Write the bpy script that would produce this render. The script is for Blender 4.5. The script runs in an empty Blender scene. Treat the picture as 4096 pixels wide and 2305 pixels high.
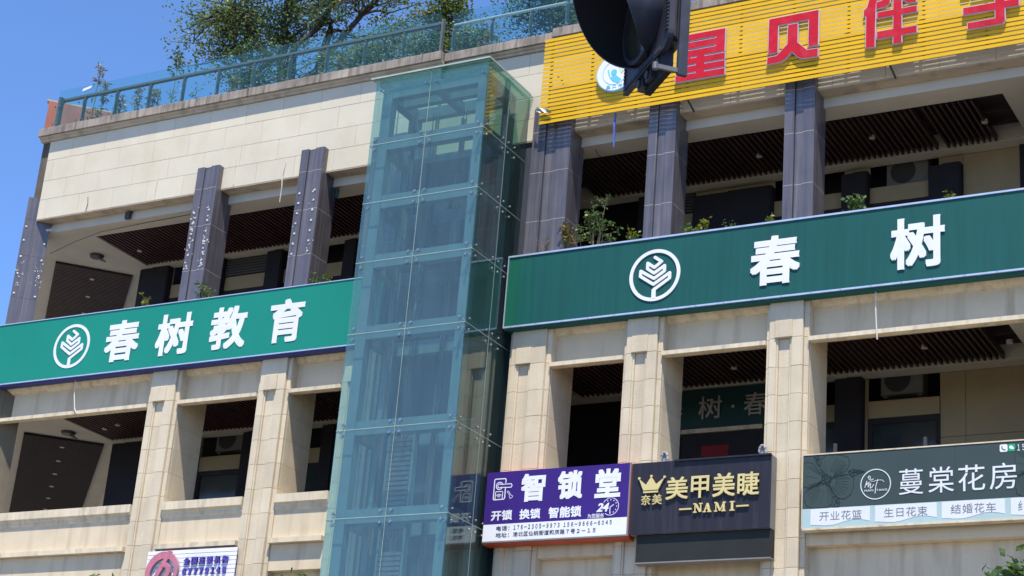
import bpy, bmesh, math, random
import numpy as np
from mathutils import Vector, Matrix

random.seed(7)
rng = np.random.default_rng(7)
SC = bpy.context.scene
COL = SC.collection

# ------------------------------------------------------------------ camera
cam = bpy.data.cameras.new("camera")
cam.sensor_width = 36.0
cam.lens = 65.516
cam.clip_start = 0.1
cam.clip_end = 3000
cam_ob = bpy.data.objects.new("camera", cam)
COL.objects.link(cam_ob)
cam_ob.matrix_world = Matrix((
    (0.8769304, 0.10893764, 0.46810861, 0.0),
    (0.47434939, -0.35296016, -0.80648111, 0.0),
    (0.07736754, 0.92927483, -0.361196, 1.6),
    (0, 0, 0, 1)))
SC.camera = cam_ob

# ------------------------------------------------------------------ light
SUN = Vector((0.48, -1.0, 2.55)).normalized()
world = bpy.data.worlds.new("World")
SC.world = world
world.use_nodes = True
wn = world.node_tree
sky = wn.nodes.new("ShaderNodeTexSky")
sky.sky_type = 'NISHITA'
sky.sun_disc = False
sky.sun_elevation = math.asin(SUN.z)
sky.sun_rotation = math.atan2(SUN.x, SUN.y)
sky.altitude = 3000
sky.air_density = 1.0
sky.dust_density = 0.0
sky.ozone_density = 10.0
wn.links.new(sky.outputs[0], wn.nodes["Background"].inputs[0])
wn.nodes["Background"].inputs[1].default_value = 0.15
sl = bpy.data.lights.new("sun", 'SUN')
sl.energy = 3.8
sl.angle = math.radians(0.53)
sl.color = (1.0, 0.92, 0.79)
so = bpy.data.objects.new("sun", sl)
COL.objects.link(so)
so.rotation_euler = SUN.to_track_quat('Z', 'Y').to_euler()
so.location = (0, 0, 60)
vs = SC.view_settings
vs.view_transform = 'Standard'
vs.look = 'None'
vs.exposure = 1.0
vs.gamma = 1.0
vs.use_curve_mapping = False
SC.cycles.max_bounces = 10
SC.cycles.transparent_max_bounces = 24
SC.cycles.glossy_bounces = 4
SC.cycles.caustics_reflective = False
SC.cycles.caustics_refractive = False

# ------------------------------------------------------------------ materials
def srgb(r, g, b):
    f = lambda c: (c / 255 / 12.92) if c / 255 <= 0.04045 else ((c / 255 + 0.055) / 1.055) ** 2.4
    return (f(r), f(g), f(b))

def mat(name, col, rough=0.6, var=0.12, scale=3.0, streak=0.0, grain=0.0, grain_scale=90.0, rnd=0.0,
        metal=0.0, spec=0.4, bump=0.0, dirt=None, dirt_amt=0.0, dirt_scale=(1.3, 1.3, 0.35)):
    m = bpy.data.materials.new(name)
    m.use_nodes = True
    nt = m.node_tree
    N, Lk = nt.nodes, nt.links
    p = N["Principled BSDF"]
    p.inputs["Roughness"].default_value = rough
    p.inputs["Metallic"].default_value = metal
    p.inputs["Specular IOR Level"].default_value = spec
    geo = N.new("ShaderNodeNewGeometry")
    def noise(sc, detail=4.0, vec=None):
        t = N.new("ShaderNodeTexNoise")
        t.inputs["Scale"].default_value = sc
        t.inputs["Detail"].default_value = detail
        Lk.new(vec if vec else geo.outputs["Position"], t.inputs["Vector"])
        return t.outputs["Fac"]
    def mapping(s):
        mp = N.new("ShaderNodeMapping")
        mp.inputs["Scale"].default_value = s
        Lk.new(geo.outputs["Position"], mp.inputs["Vector"])
        return mp.outputs[0]
    def scale_rng(sock, lo, hi, a=0.3, b=0.7):
        r = N.new("ShaderNodeMapRange")
        r.inputs[1].default_value = a; r.inputs[2].default_value = b
        r.inputs[3].default_value = lo; r.inputs[4].default_value = hi
        Lk.new(sock, r.inputs[0])
        return r.outputs[0]
    def mul(a, b):
        x = N.new("ShaderNodeMath"); x.operation = 'MULTIPLY'
        Lk.new(a, x.inputs[0]); Lk.new(b, x.inputs[1])
        return x.outputs[0]
    f = scale_rng(noise(scale), 1 - var, 1 + var)
    if streak:
        f = mul(f, scale_rng(noise(1.0, 5.0, mapping((14, 14, 0.5))), 1 - streak, 1 + streak * 0.6))
    if grain:
        f = mul(f, scale_rng(noise(grain_scale, 2.0), 1 - grain, 1 + grain))
    if rnd:
        oi = N.new("ShaderNodeObjectInfo")
        f = mul(f, scale_rng(oi.outputs["Random"], 1 - rnd, 1 + rnd, 0, 1))
    mx = N.new("ShaderNodeMix"); mx.data_type = 'RGBA'; mx.blend_type = 'MULTIPLY'
    mx.inputs[0].default_value = 1.0
    mx.inputs[6].default_value = (*col, 1)
    Lk.new(f, mx.inputs[7])
    out = mx.outputs[2]
    if dirt:
        d = N.new("ShaderNodeMix"); d.data_type = 'RGBA'
        Lk.new(scale_rng(noise(2.2, 6.0, mapping(dirt_scale)), 0.0, dirt_amt, 0.5, 0.72), d.inputs[0])
        Lk.new(out, d.inputs[6])
        d.inputs[7].default_value = (*dirt, 1)
        out = d.outputs[2]
    Lk.new(out, p.inputs["Base Color"])
    if bump:
        b = N.new("ShaderNodeBump")
        b.inputs["Strength"].default_value = bump
        b.inputs["Distance"].default_value = 0.01
        Lk.new(noise(grain_scale, 3.0), b.inputs["Height"])
        Lk.new(b.outputs[0], p.inputs["Normal"])
    return m

def glass_mat(name, tint, dust, dust_col, gain=1.0):
    m = bpy.data.materials.new(name)
    m.use_nodes = True
    nt = m.node_tree; N, Lk = nt.nodes, nt.links
    N.remove(N["Principled BSDF"])
    out = N["Material Output"]
    tr = N.new("ShaderNodeBsdfTransparent"); tr.inputs[0].default_value = (*tint, 1)
    df = N.new("ShaderNodeBsdfDiffuse"); df.inputs[0].default_value = (*dust_col, 1)
    gl = N.new("ShaderNodeBsdfGlossy"); gl.inputs["Roughness"].default_value = 0.02
    geo = N.new("ShaderNodeNewGeometry")
    # Schlick reflectance of a thin pane, the same from both sides
    dt = N.new("ShaderNodeVectorMath"); dt.operation = 'DOT_PRODUCT'
    Lk.new(geo.outputs["Normal"], dt.inputs[0]); Lk.new(geo.outputs["Incoming"], dt.inputs[1])
    ab = N.new("ShaderNodeMath"); ab.operation = 'ABSOLUTE'; Lk.new(dt.outputs["Value"], ab.inputs[0])
    om = N.new("ShaderNodeMath"); om.operation = 'SUBTRACT'; om.inputs[0].default_value = 1.0; om.use_clamp = True; Lk.new(ab.outputs[0], om.inputs[1])
    pw = N.new("ShaderNodeMath"); pw.operation = 'POWER'; pw.inputs[1].default_value = 5.0; Lk.new(om.outputs[0], pw.inputs[0])
    g = N.new("ShaderNodeMath"); g.operation = 'MULTIPLY_ADD'; g.inputs[1].default_value = 0.95 * gain; g.inputs[2].default_value = 0.045 * gain
    g.use_clamp = True
    Lk.new(pw.outputs[0], g.inputs[0])
    mp = N.new("ShaderNodeMapping"); mp.inputs["Scale"].default_value = (9, 9, 0.7)
    Lk.new(geo.outputs["Position"], mp.inputs[0])
    nz = N.new("ShaderNodeTexNoise"); nz.inputs["Scale"].default_value = 1.0; nz.inputs["Detail"].default_value = 6
    Lk.new(mp.outputs[0], nz.inputs["Vector"])
    rg = N.new("ShaderNodeMapRange")
    rg.inputs[1].default_value = 0.3; rg.inputs[2].default_value = 0.75
    rg.inputs[3].default_value = dust * 0.75; rg.inputs[4].default_value = dust * 1.3
    Lk.new(nz.outputs["Fac"], rg.inputs[0])
    m1 = N.new("ShaderNodeMixShader"); Lk.new(rg.outputs[0], m1.inputs[0])
    Lk.new(tr.outputs[0], m1.inputs[1]); Lk.new(df.outputs[0], m1.inputs[2])
    m2 = N.new("ShaderNodeMixShader"); Lk.new(g.outputs[0], m2.inputs[0])
    Lk.new(m1.outputs[0], m2.inputs[1]); Lk.new(gl.outputs[0], m2.inputs[2])
    Lk.new(m2.outputs[0], out.inputs[0])
    return m

def leaf_mat(name, c1, c2, c3=None, sc=2.2, trans=0.35):
    m = bpy.data.materials.new(name)
    m.use_nodes = True
    nt = m.node_tree; N, Lk = nt.nodes, nt.links
    N.remove(N["Principled BSDF"])
    out = N["Material Output"]
    geo = N.new("ShaderNodeNewGeometry")
    a = N.new("ShaderNodeTexNoise"); a.inputs["Scale"].default_value = sc; a.inputs["Detail"].default_value = 3
    Lk.new(geo.outputs["Position"], a.inputs["Vector"])
    w = N.new("ShaderNodeTexWhiteNoise"); w.noise_dimensions = '3D'
    vr = N.new("ShaderNodeVectorMath"); vr.operation = 'SNAP'; vr.inputs[1].default_value = (0.05, 0.05, 0.05)
    Lk.new(geo.outputs["Position"], vr.inputs[0]); Lk.new(vr.outputs[0], w.inputs["Vector"])
    ad = N.new("ShaderNodeMath"); ad.operation = 'ADD'
    Lk.new(a.outputs["Fac"], ad.inputs[0])
    sb = N.new("ShaderNodeMath"); sb.operation = 'MULTIPLY_ADD'; sb.inputs[1].default_value = 0.5; sb.inputs[2].default_value = -0.25
    Lk.new(w.outputs["Value"], sb.inputs[0]); Lk.new(sb.outputs[0], ad.inputs[1])
    cr = N.new("ShaderNodeValToRGB")
    cr.color_ramp.elements[0].position = 0.3; cr.color_ramp.elements[0].color = (*c1, 1)
    cr.color_ramp.elements[1].position = 0.62; cr.color_ramp.elements[1].color = (*c2, 1)
    if c3:
        e = cr.color_ramp.elements.new(0.82); e.color = (*c3, 1)
    Lk.new(ad.outputs[0], cr.inputs[0])
    d = N.new("ShaderNodeBsdfDiffuse"); t = N.new("ShaderNodeBsdfTranslucent")
    g = N.new("ShaderNodeBsdfGlossy"); g.inputs["Roughness"].default_value = 0.45
    Lk.new(cr.outputs[0], d.inputs[0]); Lk.new(cr.outputs[0], t.inputs[0])
    x = N.new("ShaderNodeMixShader"); x.inputs[0].default_value = trans
    Lk.new(d.outputs[0], x.inputs[1]); Lk.new(t.outputs[0], x.inputs[2])
    y = N.new("ShaderNodeMixShader"); y.inputs[0].default_value = 0.03
    Lk.new(x.outputs[0], y.inputs[1]); Lk.new(g.outputs[0], y.inputs[2])
    Lk.new(y.outputs[0], out.inputs[0])
    return m

M = {}
M['clad'] = mat('cream_cladding', (0.60, 0.545, 0.43), 0.75, 0.04, 1.2, grain=0.03, grain_scale=60, rnd=0.032, spec=0.2, dirt=(0.50, 0.42, 0.29), dirt_amt=0.4, dirt_scale=(0.7, 0.7, 0.5))
M['clad_back'] = mat('mortar_gap', (0.24, 0.20, 0.15), 0.9, 0.1)
M['stone'] = mat('beige_granite', (0.575, 0.495, 0.365), 0.7, 0.07, 2.5, grain=0.16, grain_scale=130, rnd=0.075, streak=0.05, spec=0.2, dirt=(0.36, 0.29, 0.21), dirt_amt=0.3)
M['stucco'] = mat('cream_stucco', (0.60, 0.505, 0.36), 0.85, 0.07, 1.8, grain=0.05, dirt=(0.30, 0.22, 0.14), dirt_amt=0.5, dirt_scale=(2.2, 2.2, 0.22))
M['ledge'] = mat('cream_ledge', (0.62, 0.535, 0.39), 0.8, 0.08, 2.5, grain=0.05, streak=0.10, dirt=(0.20, 0.17, 0.13), dirt_amt=0.5, dirt_scale=(3, 3, 0.8))
M['coping'] = mat('weathered_coping', (0.30, 0.255, 0.215), 0.9, 0.32, 2.2, streak=0.22, grain=0.12, rnd=0.12, dirt=(0.085, 0.075, 0.065), dirt_amt=0.85, dirt_scale=(5.5, 5.5, 0.7))
M['mould'] = mat('weathered_moulding', (0.44, 0.37, 0.285), 0.85, 0.12, 2, grain=0.08, dirt=(0.17, 0.14, 0.11), dirt_amt=0.5, dirt_scale=(2, 2, 1))
M['granite'] = mat('dark_granite', (0.100, 0.092, 0.106), 0.32, 0.12, 3, streak=0.30, grain=0.15, grain_scale=160, rnd=0.06, spec=0.7, dirt=(0.25, 0.22, 0.20), dirt_amt=0.35, dirt_scale=(9, 9, 0.25))
M['grout'] = mat('pale_grout', (0.36, 0.33, 0.30), 0.9, 0.1)
M['groove'] = mat('dark_groove', (0.03, 0.03, 0.035), 0.9, 0.1)
M['paint'] = mat('white_ceiling_paint', (0.50, 0.48, 0.43), 0.8, 0.05, 2, dirt=(0.45, 0.42, 0.36), dirt_amt=0.3, dirt_scale=(1, 1, 1))
M['slat'] = mat('glare_brown_timber', (0.062, 0.027, 0.031), 0.6, 0.2, 6, rnd=0.15)  # left slats: glare on the timber put into a redder, lighter colour
M['slat_right'] = mat('dark_brown_timber', (0.050, 0.027, 0.024), 0.6, 0.2, 6, rnd=0.15)  # same timber without the painted glare, so darker
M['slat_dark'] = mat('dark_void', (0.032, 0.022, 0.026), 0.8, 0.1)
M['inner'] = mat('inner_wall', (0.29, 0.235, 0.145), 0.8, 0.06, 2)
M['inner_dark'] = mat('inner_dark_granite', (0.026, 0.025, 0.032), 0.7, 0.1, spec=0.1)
M['louvre'] = mat('grey_louvre', (0.06, 0.06, 0.065), 0.5, 0.1)
M['frame_dark'] = mat('dark_window_frame', (0.026, 0.024, 0.028), 0.6, 0.1, spec=0.15)
M['pane_dark'] = mat('dim_glass', (0.030, 0.040, 0.044), 0.12, 0.3, 2.5, spec=0.6)
M['red_wall'] = mat('red_brown_paint', (0.34, 0.135, 0.10), 0.85, 0.1, 2, dirt=(0.22, 0.10, 0.08), dirt_amt=0.5)
M['lift_glass'] = glass_mat('lift_glass', (0.84, 0.938, 0.912), 0.055, (0.44, 0.69, 0.67), 1.5)
M['side_glass'] = glass_mat('tinted_side_glass', (0.66, 0.82, 0.78), 0.035, (0.42, 0.6, 0.56), 2.0)
M['rail_glass'] = glass_mat('balustrade_glass', (0.82, 0.955, 0.93), 0.012, (0.35, 0.68, 0.60), 0.9)
M['glass_edge'] = mat('glass_edge', (0.36, 0.44, 0.38), 0.4, 0.1)
M['steel_paint'] = mat('blue_grey_steel', (0.13, 0.21, 0.235), 0.55, 0.08, 3, streak=0.06, spec=0.2)
M['steel'] = mat('stainless_steel', (0.42, 0.42, 0.44), 0.38, 0.05, metal=1.0)
M['rail_steel'] = mat('grey_rail', (0.11, 0.125, 0.125), 0.5, 0.08)
M['alu'] = mat('aluminium_trim', (0.62, 0.65, 0.72), 0.35, 0.08, 8, metal=0.6)
M['shaft'] = mat('shaft_wall', (0.035, 0.045, 0.065), 0.8, 0.15, 2)
M['shaft_door'] = mat('lift_door', (0.06, 0.075, 0.10), 0.45, 0.08)
M['jamb'] = mat('pale_jamb', (0.34, 0.37, 0.38), 0.5, 0.05)
M['green_l'] = mat('green_vinyl', (0.010, 0.222, 0.165), 0.5, 0.05, 0.7, spec=0.2)
M['green_r'] = mat('deep_green_mesh', (0.010, 0.086, 0.080), 0.55, 0.05, 0.9, streak=0.10, spec=0.18)
M['green_refl'] = mat('painted_reflection_green', (0.008, 0.105, 0.066), 0.5, 0.06, 2, streak=0.1, spec=0.18)  # green shifted to stand in for a glass reflection
M['green_refl_mid'] = mat('painted_reflection_mid_green', (0.010, 0.095, 0.080), 0.5, 0.06, 2, streak=0.12, spec=0.18)
M['navy'] = mat('navy_edge', (0.03, 0.035, 0.16), 0.6, 0.1)
M['white'] = mat('white_acrylic', (0.72, 0.73, 0.77), 0.45, 0.03, spec=0.2)
M['yellow'] = mat('yellow_slat', (0.70, 0.405, 0.008), 0.5, 0.05, 2.5, rnd=0.05, spec=0.2)
M['rust'] = mat('rusty_batten', (0.12, 0.055, 0.03), 0.8, 0.2)
M['strut'] = mat('dark_strut', (0.05, 0.045, 0.04), 0.6, 0.1)
M['red'] = mat('red_acrylic', (0.50, 0.012, 0.026), 0.4, 0.10, 5, spec=0.2, dirt=(0.55, 0.05, 0.075), dirt_amt=0.5, dirt_scale=(3, 3, 3))
M['silver'] = mat('silver_return', (0.55, 0.52, 0.53), 0.4, 0.08, metal=0.3)
M['sky_blue'] = mat('pale_blue_print', (0.25, 0.60, 0.80), 0.5, 0.04)
M['cyan'] = mat('cyan_print', (0.12, 0.52, 0.68), 0.5, 0.04)
M['lime'] = mat('lime_print', (0.50, 0.62, 0.22), 0.5, 0.04)
M['purple'] = mat('purple_vinyl', (0.040, 0.016, 0.175), 0.5, 0.06, 1.5, streak=0.06, spec=0.2)
M['purple_ink'] = mat('purple_ink', (0.085, 0.06, 0.36), 0.5, 0.06)
M['orange'] = mat('orange_return', (0.48, 0.075, 0.022), 0.5, 0.1)
M['black_ink'] = mat('grey_ink', (0.055, 0.05, 0.07), 0.5, 0.05)
M['black_sign'] = mat('navy_black_panel', (0.019, 0.0192, 0.029), 0.5, 0.12, 1.5, streak=0.08, spec=0.25, dirt=(0.06, 0.058, 0.075), dirt_amt=0.3, dirt_scale=(6, 6, 0.35))
M['dark_panel'] = mat('charcoal_panel', (0.022, 0.024, 0.023), 0.6, 0.1, spec=0.2)
M['return_grey'] = mat('grey_return', (0.20, 0.19, 0.18), 0.6, 0.08)
M['gold'] = mat('gold_letter', (0.72, 0.57, 0.24), 0.38, 0.06, metal=0.25)
M['slate'] = mat('slate_vinyl', (0.043, 0.066, 0.067), 0.6, 0.06, 1.0, spec=0.15)
M['slate_ink'] = mat('slate_ink', (0.026, 0.039, 0.043), 0.6, 0.08, spec=0.15)
M['slate_lite'] = mat('slate_petal', (0.045, 0.069, 0.066), 0.6, 0.05, spec=0.15)
M['mint'] = mat('mint_print', (0.38, 0.50, 0.50), 0.6, 0.04, spec=0.2)
M['pale'] = mat('pale_print', (0.64, 0.66, 0.68), 0.6, 0.03, spec=0.2)
M['thin_ink'] = mat('thin_ink', (0.16, 0.17, 0.19), 0.5, 0.05)
M['we_green'] = mat('green_icon', (0.0, 0.30, 0.12), 0.5, 0.05)
M['sign_white'] = mat('white_slat_paint', (0.74, 0.74, 0.80), 0.5, 0.05)
M['pink'] = mat('faded_pink', (0.48, 0.16, 0.22), 0.55, 0.1, 6)
M['pink_side'] = mat('pink_return', (0.30, 0.22, 0.24), 0.6, 0.1)
M['inner_green'] = mat('inner_green', (0.006, 0.042, 0.044), 0.5, 0.05)
M['grey_letter'] = mat('grey_letter', (0.34, 0.33, 0.32), 0.5, 0.05)
M['red_paper'] = mat('red_paper', (0.20, 0.010, 0.014), 0.7, 0.1)
M['ac'] = mat('ac_white', (0.13, 0.14, 0.135), 0.5, 0.06)
M['ac_dark'] = mat('ac_grille', (0.03, 0.03, 0.035), 0.6, 0.1)
M['tl_black'] = mat('signal_plastic', (0.028, 0.029, 0.042), 0.5, 0.12, 12, dirt=(0.075, 0.075, 0.09), dirt_amt=0.4, dirt_scale=(12, 12, 6))
M['tl_inner'] = mat('signal_matt_black', (0.006, 0.006, 0.009), 0.8, 0.1)
M['tl_lens'] = mat('unlit_lens', (0.030, 0.034, 0.024), 0.15, 0.2, 30, spec=0.6)
M['galv'] = mat('galvanised', (0.16, 0.16, 0.155), 0.5, 0.12, 20, metal=0.5)
M['lamp_dark'] = mat('lamp_body', (0.035, 0.035, 0.04), 0.45, 0.1)
M['downlight'] = mat('downlight_trim', (0.45, 0.43, 0.40), 0.5, 0.05)
M['cable'] = mat('white_cable', (0.60, 0.57, 0.52), 0.6, 0.08)
M['cable_dark'] = mat('dark_cable', (0.05, 0.05, 0.05), 0.6, 0.08)
M['ribbon'] = mat('blue_ribbon', (0.07, 0.13, 0.42), 0.5, 0.15, 6)
M['foil'] = mat('crumpled_foil', (0.50, 0.49, 0.47), 0.3, 0.2, 30, metal=0.7)
M['hose'] = mat('ribbed_hose', (0.26, 0.25, 0.26), 0.6, 0.35, 40)
M['glue'] = mat('white_glue', (0.62, 0.59, 0.52), 0.6, 0.1, 20)
M['asphalt'] = mat('asphalt', (0.085, 0.082, 0.078), 0.9, 0.15, 1, grain=0.2)
M['paving'] = mat('concrete_paving', (0.32, 0.285, 0.235), 0.85, 0.1, 0.8, grain=0.1)
M['earth'] = mat('open_ground', (0.19, 0.165, 0.125), 0.95, 0.15, 0.05)
M['road_paint'] = mat('road_paint', (0.72, 0.72, 0.70), 0.7, 0.1)
M['soil'] = mat('roof_soil', (0.10, 0.075, 0.05), 0.95, 0.2)
M['shopfront'] = mat('shopfront', (0.12, 0.13, 0.14), 0.3, 0.1)
M['bark'] = mat('bark', (0.050, 0.038, 0.034), 0.9, 0.3, 12, bump=0.5)
M['stem'] = mat('green_stem', (0.16, 0.17, 0.07), 0.8, 0.2, 12)
M['dry'] = mat('dry_stem', (0.22, 0.18, 0.10), 0.85, 0.2, 12)
M['leaf_tree'] = leaf_mat('tree_leaf', (0.075, 0.135, 0.034), (0.145, 0.215, 0.058), (0.28, 0.27, 0.11), 1.6, 0.5)
M['leaf_dark'] = leaf_mat('dark_leaf', (0.036, 0.090, 0.022), (0.090, 0.170, 0.042), (0.18, 0.23, 0.06), 1.8, 0.5)
M['leaf_lime'] = leaf_mat('lime_leaf', (0.07, 0.12, 0.015), (0.16, 0.20, 0.022), (0.26, 0.25, 0.03), 2.5)
M['leaf_plant'] = leaf_mat('plant_leaf', (0.05, 0.10, 0.025), (0.10, 0.17, 0.045), (0.20, 0.24, 0.09), 6)
M['leaf_autumn'] = leaf_mat('yellowed_leaf', (0.12, 0.10, 0.02), (0.28, 0.19, 0.03), (0.36, 0.20, 0.04), 6)
M['plume'] = leaf_mat('reed_plume', (0.14, 0.12, 0.07), (0.26, 0.23, 0.13), (0.34, 0.30, 0.20), 6, 0.4)

# ------------------------------------------------------------------ builders
WORLD_AT = {}

class MB:
    def __init__(s):
        s.v, s.f = [], []
    def add(s, verts, faces):
        n = len(s.v)
        s.v += [tuple(map(float, v)) for v in verts]
        s.f += [tuple(i + n for i in f) for f in faces]
        return s
    def box(s, x0, x1, y0, y1, z0, z1):
        return s.add([(x0, y0, z0), (x1, y0, z0), (x1, y1, z0), (x0, y1, z0),
                      (x0, y0, z1), (x1, y0, z1), (x1, y1, z1), (x0, y1, z1)],
                     [(0, 3, 2, 1), (4, 5, 6, 7), (0, 1, 5, 4), (1, 2, 6, 5), (2, 3, 7, 6), (3, 0, 4, 7)])
    def cbox(s, x0, x1, y0, y1, z0, z1, c=0.005):
        """box with its front (-y) edges chamfered"""
        a = [(x0, y1, z0), (x1, y1, z0), (x1, y1, z1), (x0, y1, z1)]
        b = [(x0, y0 + c, z0), (x1, y0 + c, z0), (x1, y0 + c, z1), (x0, y0 + c, z1)]
        d = [(x0 + c, y0, z0 + c), (x1 - c, y0, z0 + c), (x1 - c, y0, z1 - c), (x0 + c, y0, z1 - c)]
        f = [(3, 2, 1, 0), (8, 9, 10, 11)]
        for i in range(4):
            j = (i + 1) % 4
            f += [(i, j, 4 + j, 4 + i), (4 + i, 4 + j, 8 + j, 8 + i)]
        return s.add(a + b + d, f)
    def obox(s, o, u, v, w):
        """parallelepiped from corner o and three edge vectors"""
        o, u, v, w = map(Vector, (o, u, v, w))
        if u.cross(v).dot(w) < 0:
            u, v = v, u
        P = [o, o + u, o + u + v, o + v, o + w, o + u + w, o + u + v + w, o + v + w]
        return s.add(P, [(0, 3, 2, 1), (4, 5, 6, 7), (0, 1, 5, 4), (1, 2, 6, 5), (2, 3, 7, 6), (3, 0, 4, 7)])
    def cyl(s, p0, p1, r0, r1=None, n=10, caps=True):
        p0, p1 = Vector(p0), Vector(p1)
        r1 = r0 if r1 is None else r1
        d = (p1 - p0)
        if d.length < 1e-7:
            return s
        d.normalize()
        a = d.orthogonal().normalized(); b = d.cross(a)
        V = []
        for p, r in ((p0, r0), (p1, r1)):
            for i in range(n):
                t = 2 * math.pi * i / n
                V.append(p + a * (r * math.cos(t)) + b * (r * math.sin(t)))
        F = [(i, (i + 1) % n, n + (i + 1) % n, n + i) for i in range(n)]
        if caps:
            F += [tuple(range(n - 1, -1, -1)), tuple(range(n, 2 * n))]
        return s.add(V, F)
    def tube(s, pts, r, n=6):
        pts = [Vector(p) for p in pts]
        rs = r if isinstance(r, (list, tuple)) else [r] * len(pts)
        V, F = [], []
        a = None
        for i, p in enumerate(pts):
            d = (pts[min(i + 1, len(pts) - 1)] - pts[max(i - 1, 0)])
            if d.length < 1e-9:
                d = Vector((0, 0, 1))
            d.normalize()
            a = d.orthogonal().normalized() if a is None else (a - d * a.dot(d)).normalized()
            b = d.cross(a)
            for k in range(n):
                t = 2 * math.pi * k / n
                V.append(p + a * (rs[i] * math.cos(t)) + b * (rs[i] * math.sin(t)))
        for i in range(len(pts) - 1):
            for k in range(n):
                F.append((i * n + k, i * n + (k + 1) % n, (i + 1) * n + (k + 1) % n, (i + 1) * n + k))
        F += [tuple(range(n - 1, -1, -1)), tuple(range((len(pts) - 1) * n, len(pts) * n))]
        return s.add(V, F)
    def prism(s, poly, y0, y1):
        """polygon in x,z (any winding) extruded from y0 (front) to y1"""
        A = sum(poly[i][0] * poly[(i + 1) % len(poly)][1] - poly[(i + 1) % len(poly)][0] * poly[i][1] for i in range(len(poly)))
        if A < 0:
            poly = poly[::-1]
        n = len(poly)
        V = [(x, y0, z) for x, z in poly] + [(x, y1, z) for x, z in poly]
        F = [tuple(range(n)), tuple(range(2 * n - 1, n - 1, -1))]
        for i in range(n):
            j = (i + 1) % n
            F.append((j, i, n + i, n + j))
        return s.add(V, F)
    def xprism(s, prof, x0, x1):
        """profile in y,z swept along x"""
        A = sum(prof[i][0] * prof[(i + 1) % len(prof)][1] - prof[(i + 1) % len(prof)][0] * prof[i][1] for i in range(len(prof)))
        if A < 0:
            prof = prof[::-1]
        n = len(prof)
        V = [(x0, y, z) for y, z in prof] + [(x1, y, z) for y, z in prof]
        F = [tuple(range(n - 1, -1, -1)), tuple(range(n, 2 * n))]
        for i in range(n):
            j = (i + 1) % n
            F.append((i, j, n + j, n + i))
        return s.add(V, F)
    def ring(s, cx, cz, r0, r1, y0, y1, n=48, a0=0.0, a1=2 * math.pi):
        full = abs(a1 - a0 - 2 * math.pi) < 1e-6
        m = n if full else n + 1
        V = []
        for i in range(m):
            t = a0 + (a1 - a0) * i / n
            c, q = math.cos(t), math.sin(t)
            V += [(cx + r0 * c, y0, cz + r0 * q), (cx + r1 * c, y0, cz + r1 * q), (cx + r1 * c, y1, cz + r1 * q), (cx + r0 * c, y1, cz + r0 * q)]
        F = []
        for i in range(n if full else m - 1):
            a, b = 4 * i, 4 * ((i + 1) % m)
            for k in range(4):
                l = (k + 1) % 4
                F.append((a + k, a + l, b + l, b + k))
        if not full:
            F += [(0, 3, 2, 1), (4 * (m - 1), 4 * (m - 1) + 1, 4 * (m - 1) + 2, 4 * (m - 1) + 3)]
        return s.add(V, F)
    def stroke(s, pts, w, y0, y1, closed=False):
        """polyline in x,z of width w, one slightly staggered prism per segment with round joints"""
        P = [Vector((p[0], p[1])) for p in pts]
        if closed:
            P.append(P[0])
        k = 0
        for a, b in zip(P[:-1], P[1:]):
            d = b - a
            if d.length < 1e-6:
                continue
            d.normalize()
            nrm = Vector((-d.y, d.x)) * (w / 2)
            e = 0.00025 * (k % 4); k += 1
            s.prism([tuple(a + nrm), tuple(a - nrm), tuple(b - nrm), tuple(b + nrm)], y0 - e, y1)
        for i, p in enumerate(P):
            e = 0.00025 * 4 + 0.0002 * (i % 2)
            s.prism([(p.x + w / 2 * math.cos(t * math.pi / 5), p.y + w / 2 * math.sin(t * math.pi / 5)) for t in range(10)], y0 - e, y1)
        return s
    def mesh(s, name):
        me = bpy.data.meshes.new(name)
        me.from_pydata(s.v, [], s.f)
        me.update()
        return me

def link(name, me, m, parent=None, at=(0, 0, 0), kind=None, label=None, smooth=False):
    o = bpy.data.objects.new(name, me)
    COL.objects.link(o)
    if m is not None and not me.materials:
        me.materials.append(m)
    if smooth:
        for p in me.polygons:
            p.use_smooth = True
    at = Vector(at)
    if parent is not None:
        o.parent = parent
        o.location = at - WORLD_AT[parent.name]
    else:
        o.location = at
    WORLD_AT[o.name] = at
    if kind:
        o['kind'] = kind
    if label:
        o['label'] = label
    return o

def build(name, mb, m, parent=None, **k):
    return link(name, mb.mesh(name), m, parent, **k)

def thing(name, label, cat, at=(0, 0, 0), group=None):
    o = bpy.data.objects.new(name, None)
    o.empty_display_size = 0.2
    COL.objects.link(o)
    o.location = at
    WORLD_AT[o.name] = Vector(at)
    o['label'] = label; o['category'] = cat
    if group:
        o['group'] = group
    return o

def tag(o, label, cat, group=None):
    o['label'] = label; o['category'] = cat
    if group:
        o['group'] = group
    return o

CACHE = {}
def piece(name, parent, x0, x1, y0, y1, z0, z1, m, c=0.005, **k):
    """one separate stone / panel / slat; alike pieces share their mesh"""
    key = (round(x1 - x0, 3), round(y1 - y0, 3), round(z1 - z0, 3), m.name, c)
    if key not in CACHE:
        b = MB()
        if c:
            b.cbox(0, x1 - x0, 0, y1 - y0, 0, z1 - z0, c)
        else:
            b.box(0, x1 - x0, 0, y1 - y0, 0, z1 - z0)
        CACHE[key] = b.mesh(name)
    return link(name, CACHE[key], m, parent, at=(x0, y0, z0), **k)

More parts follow.
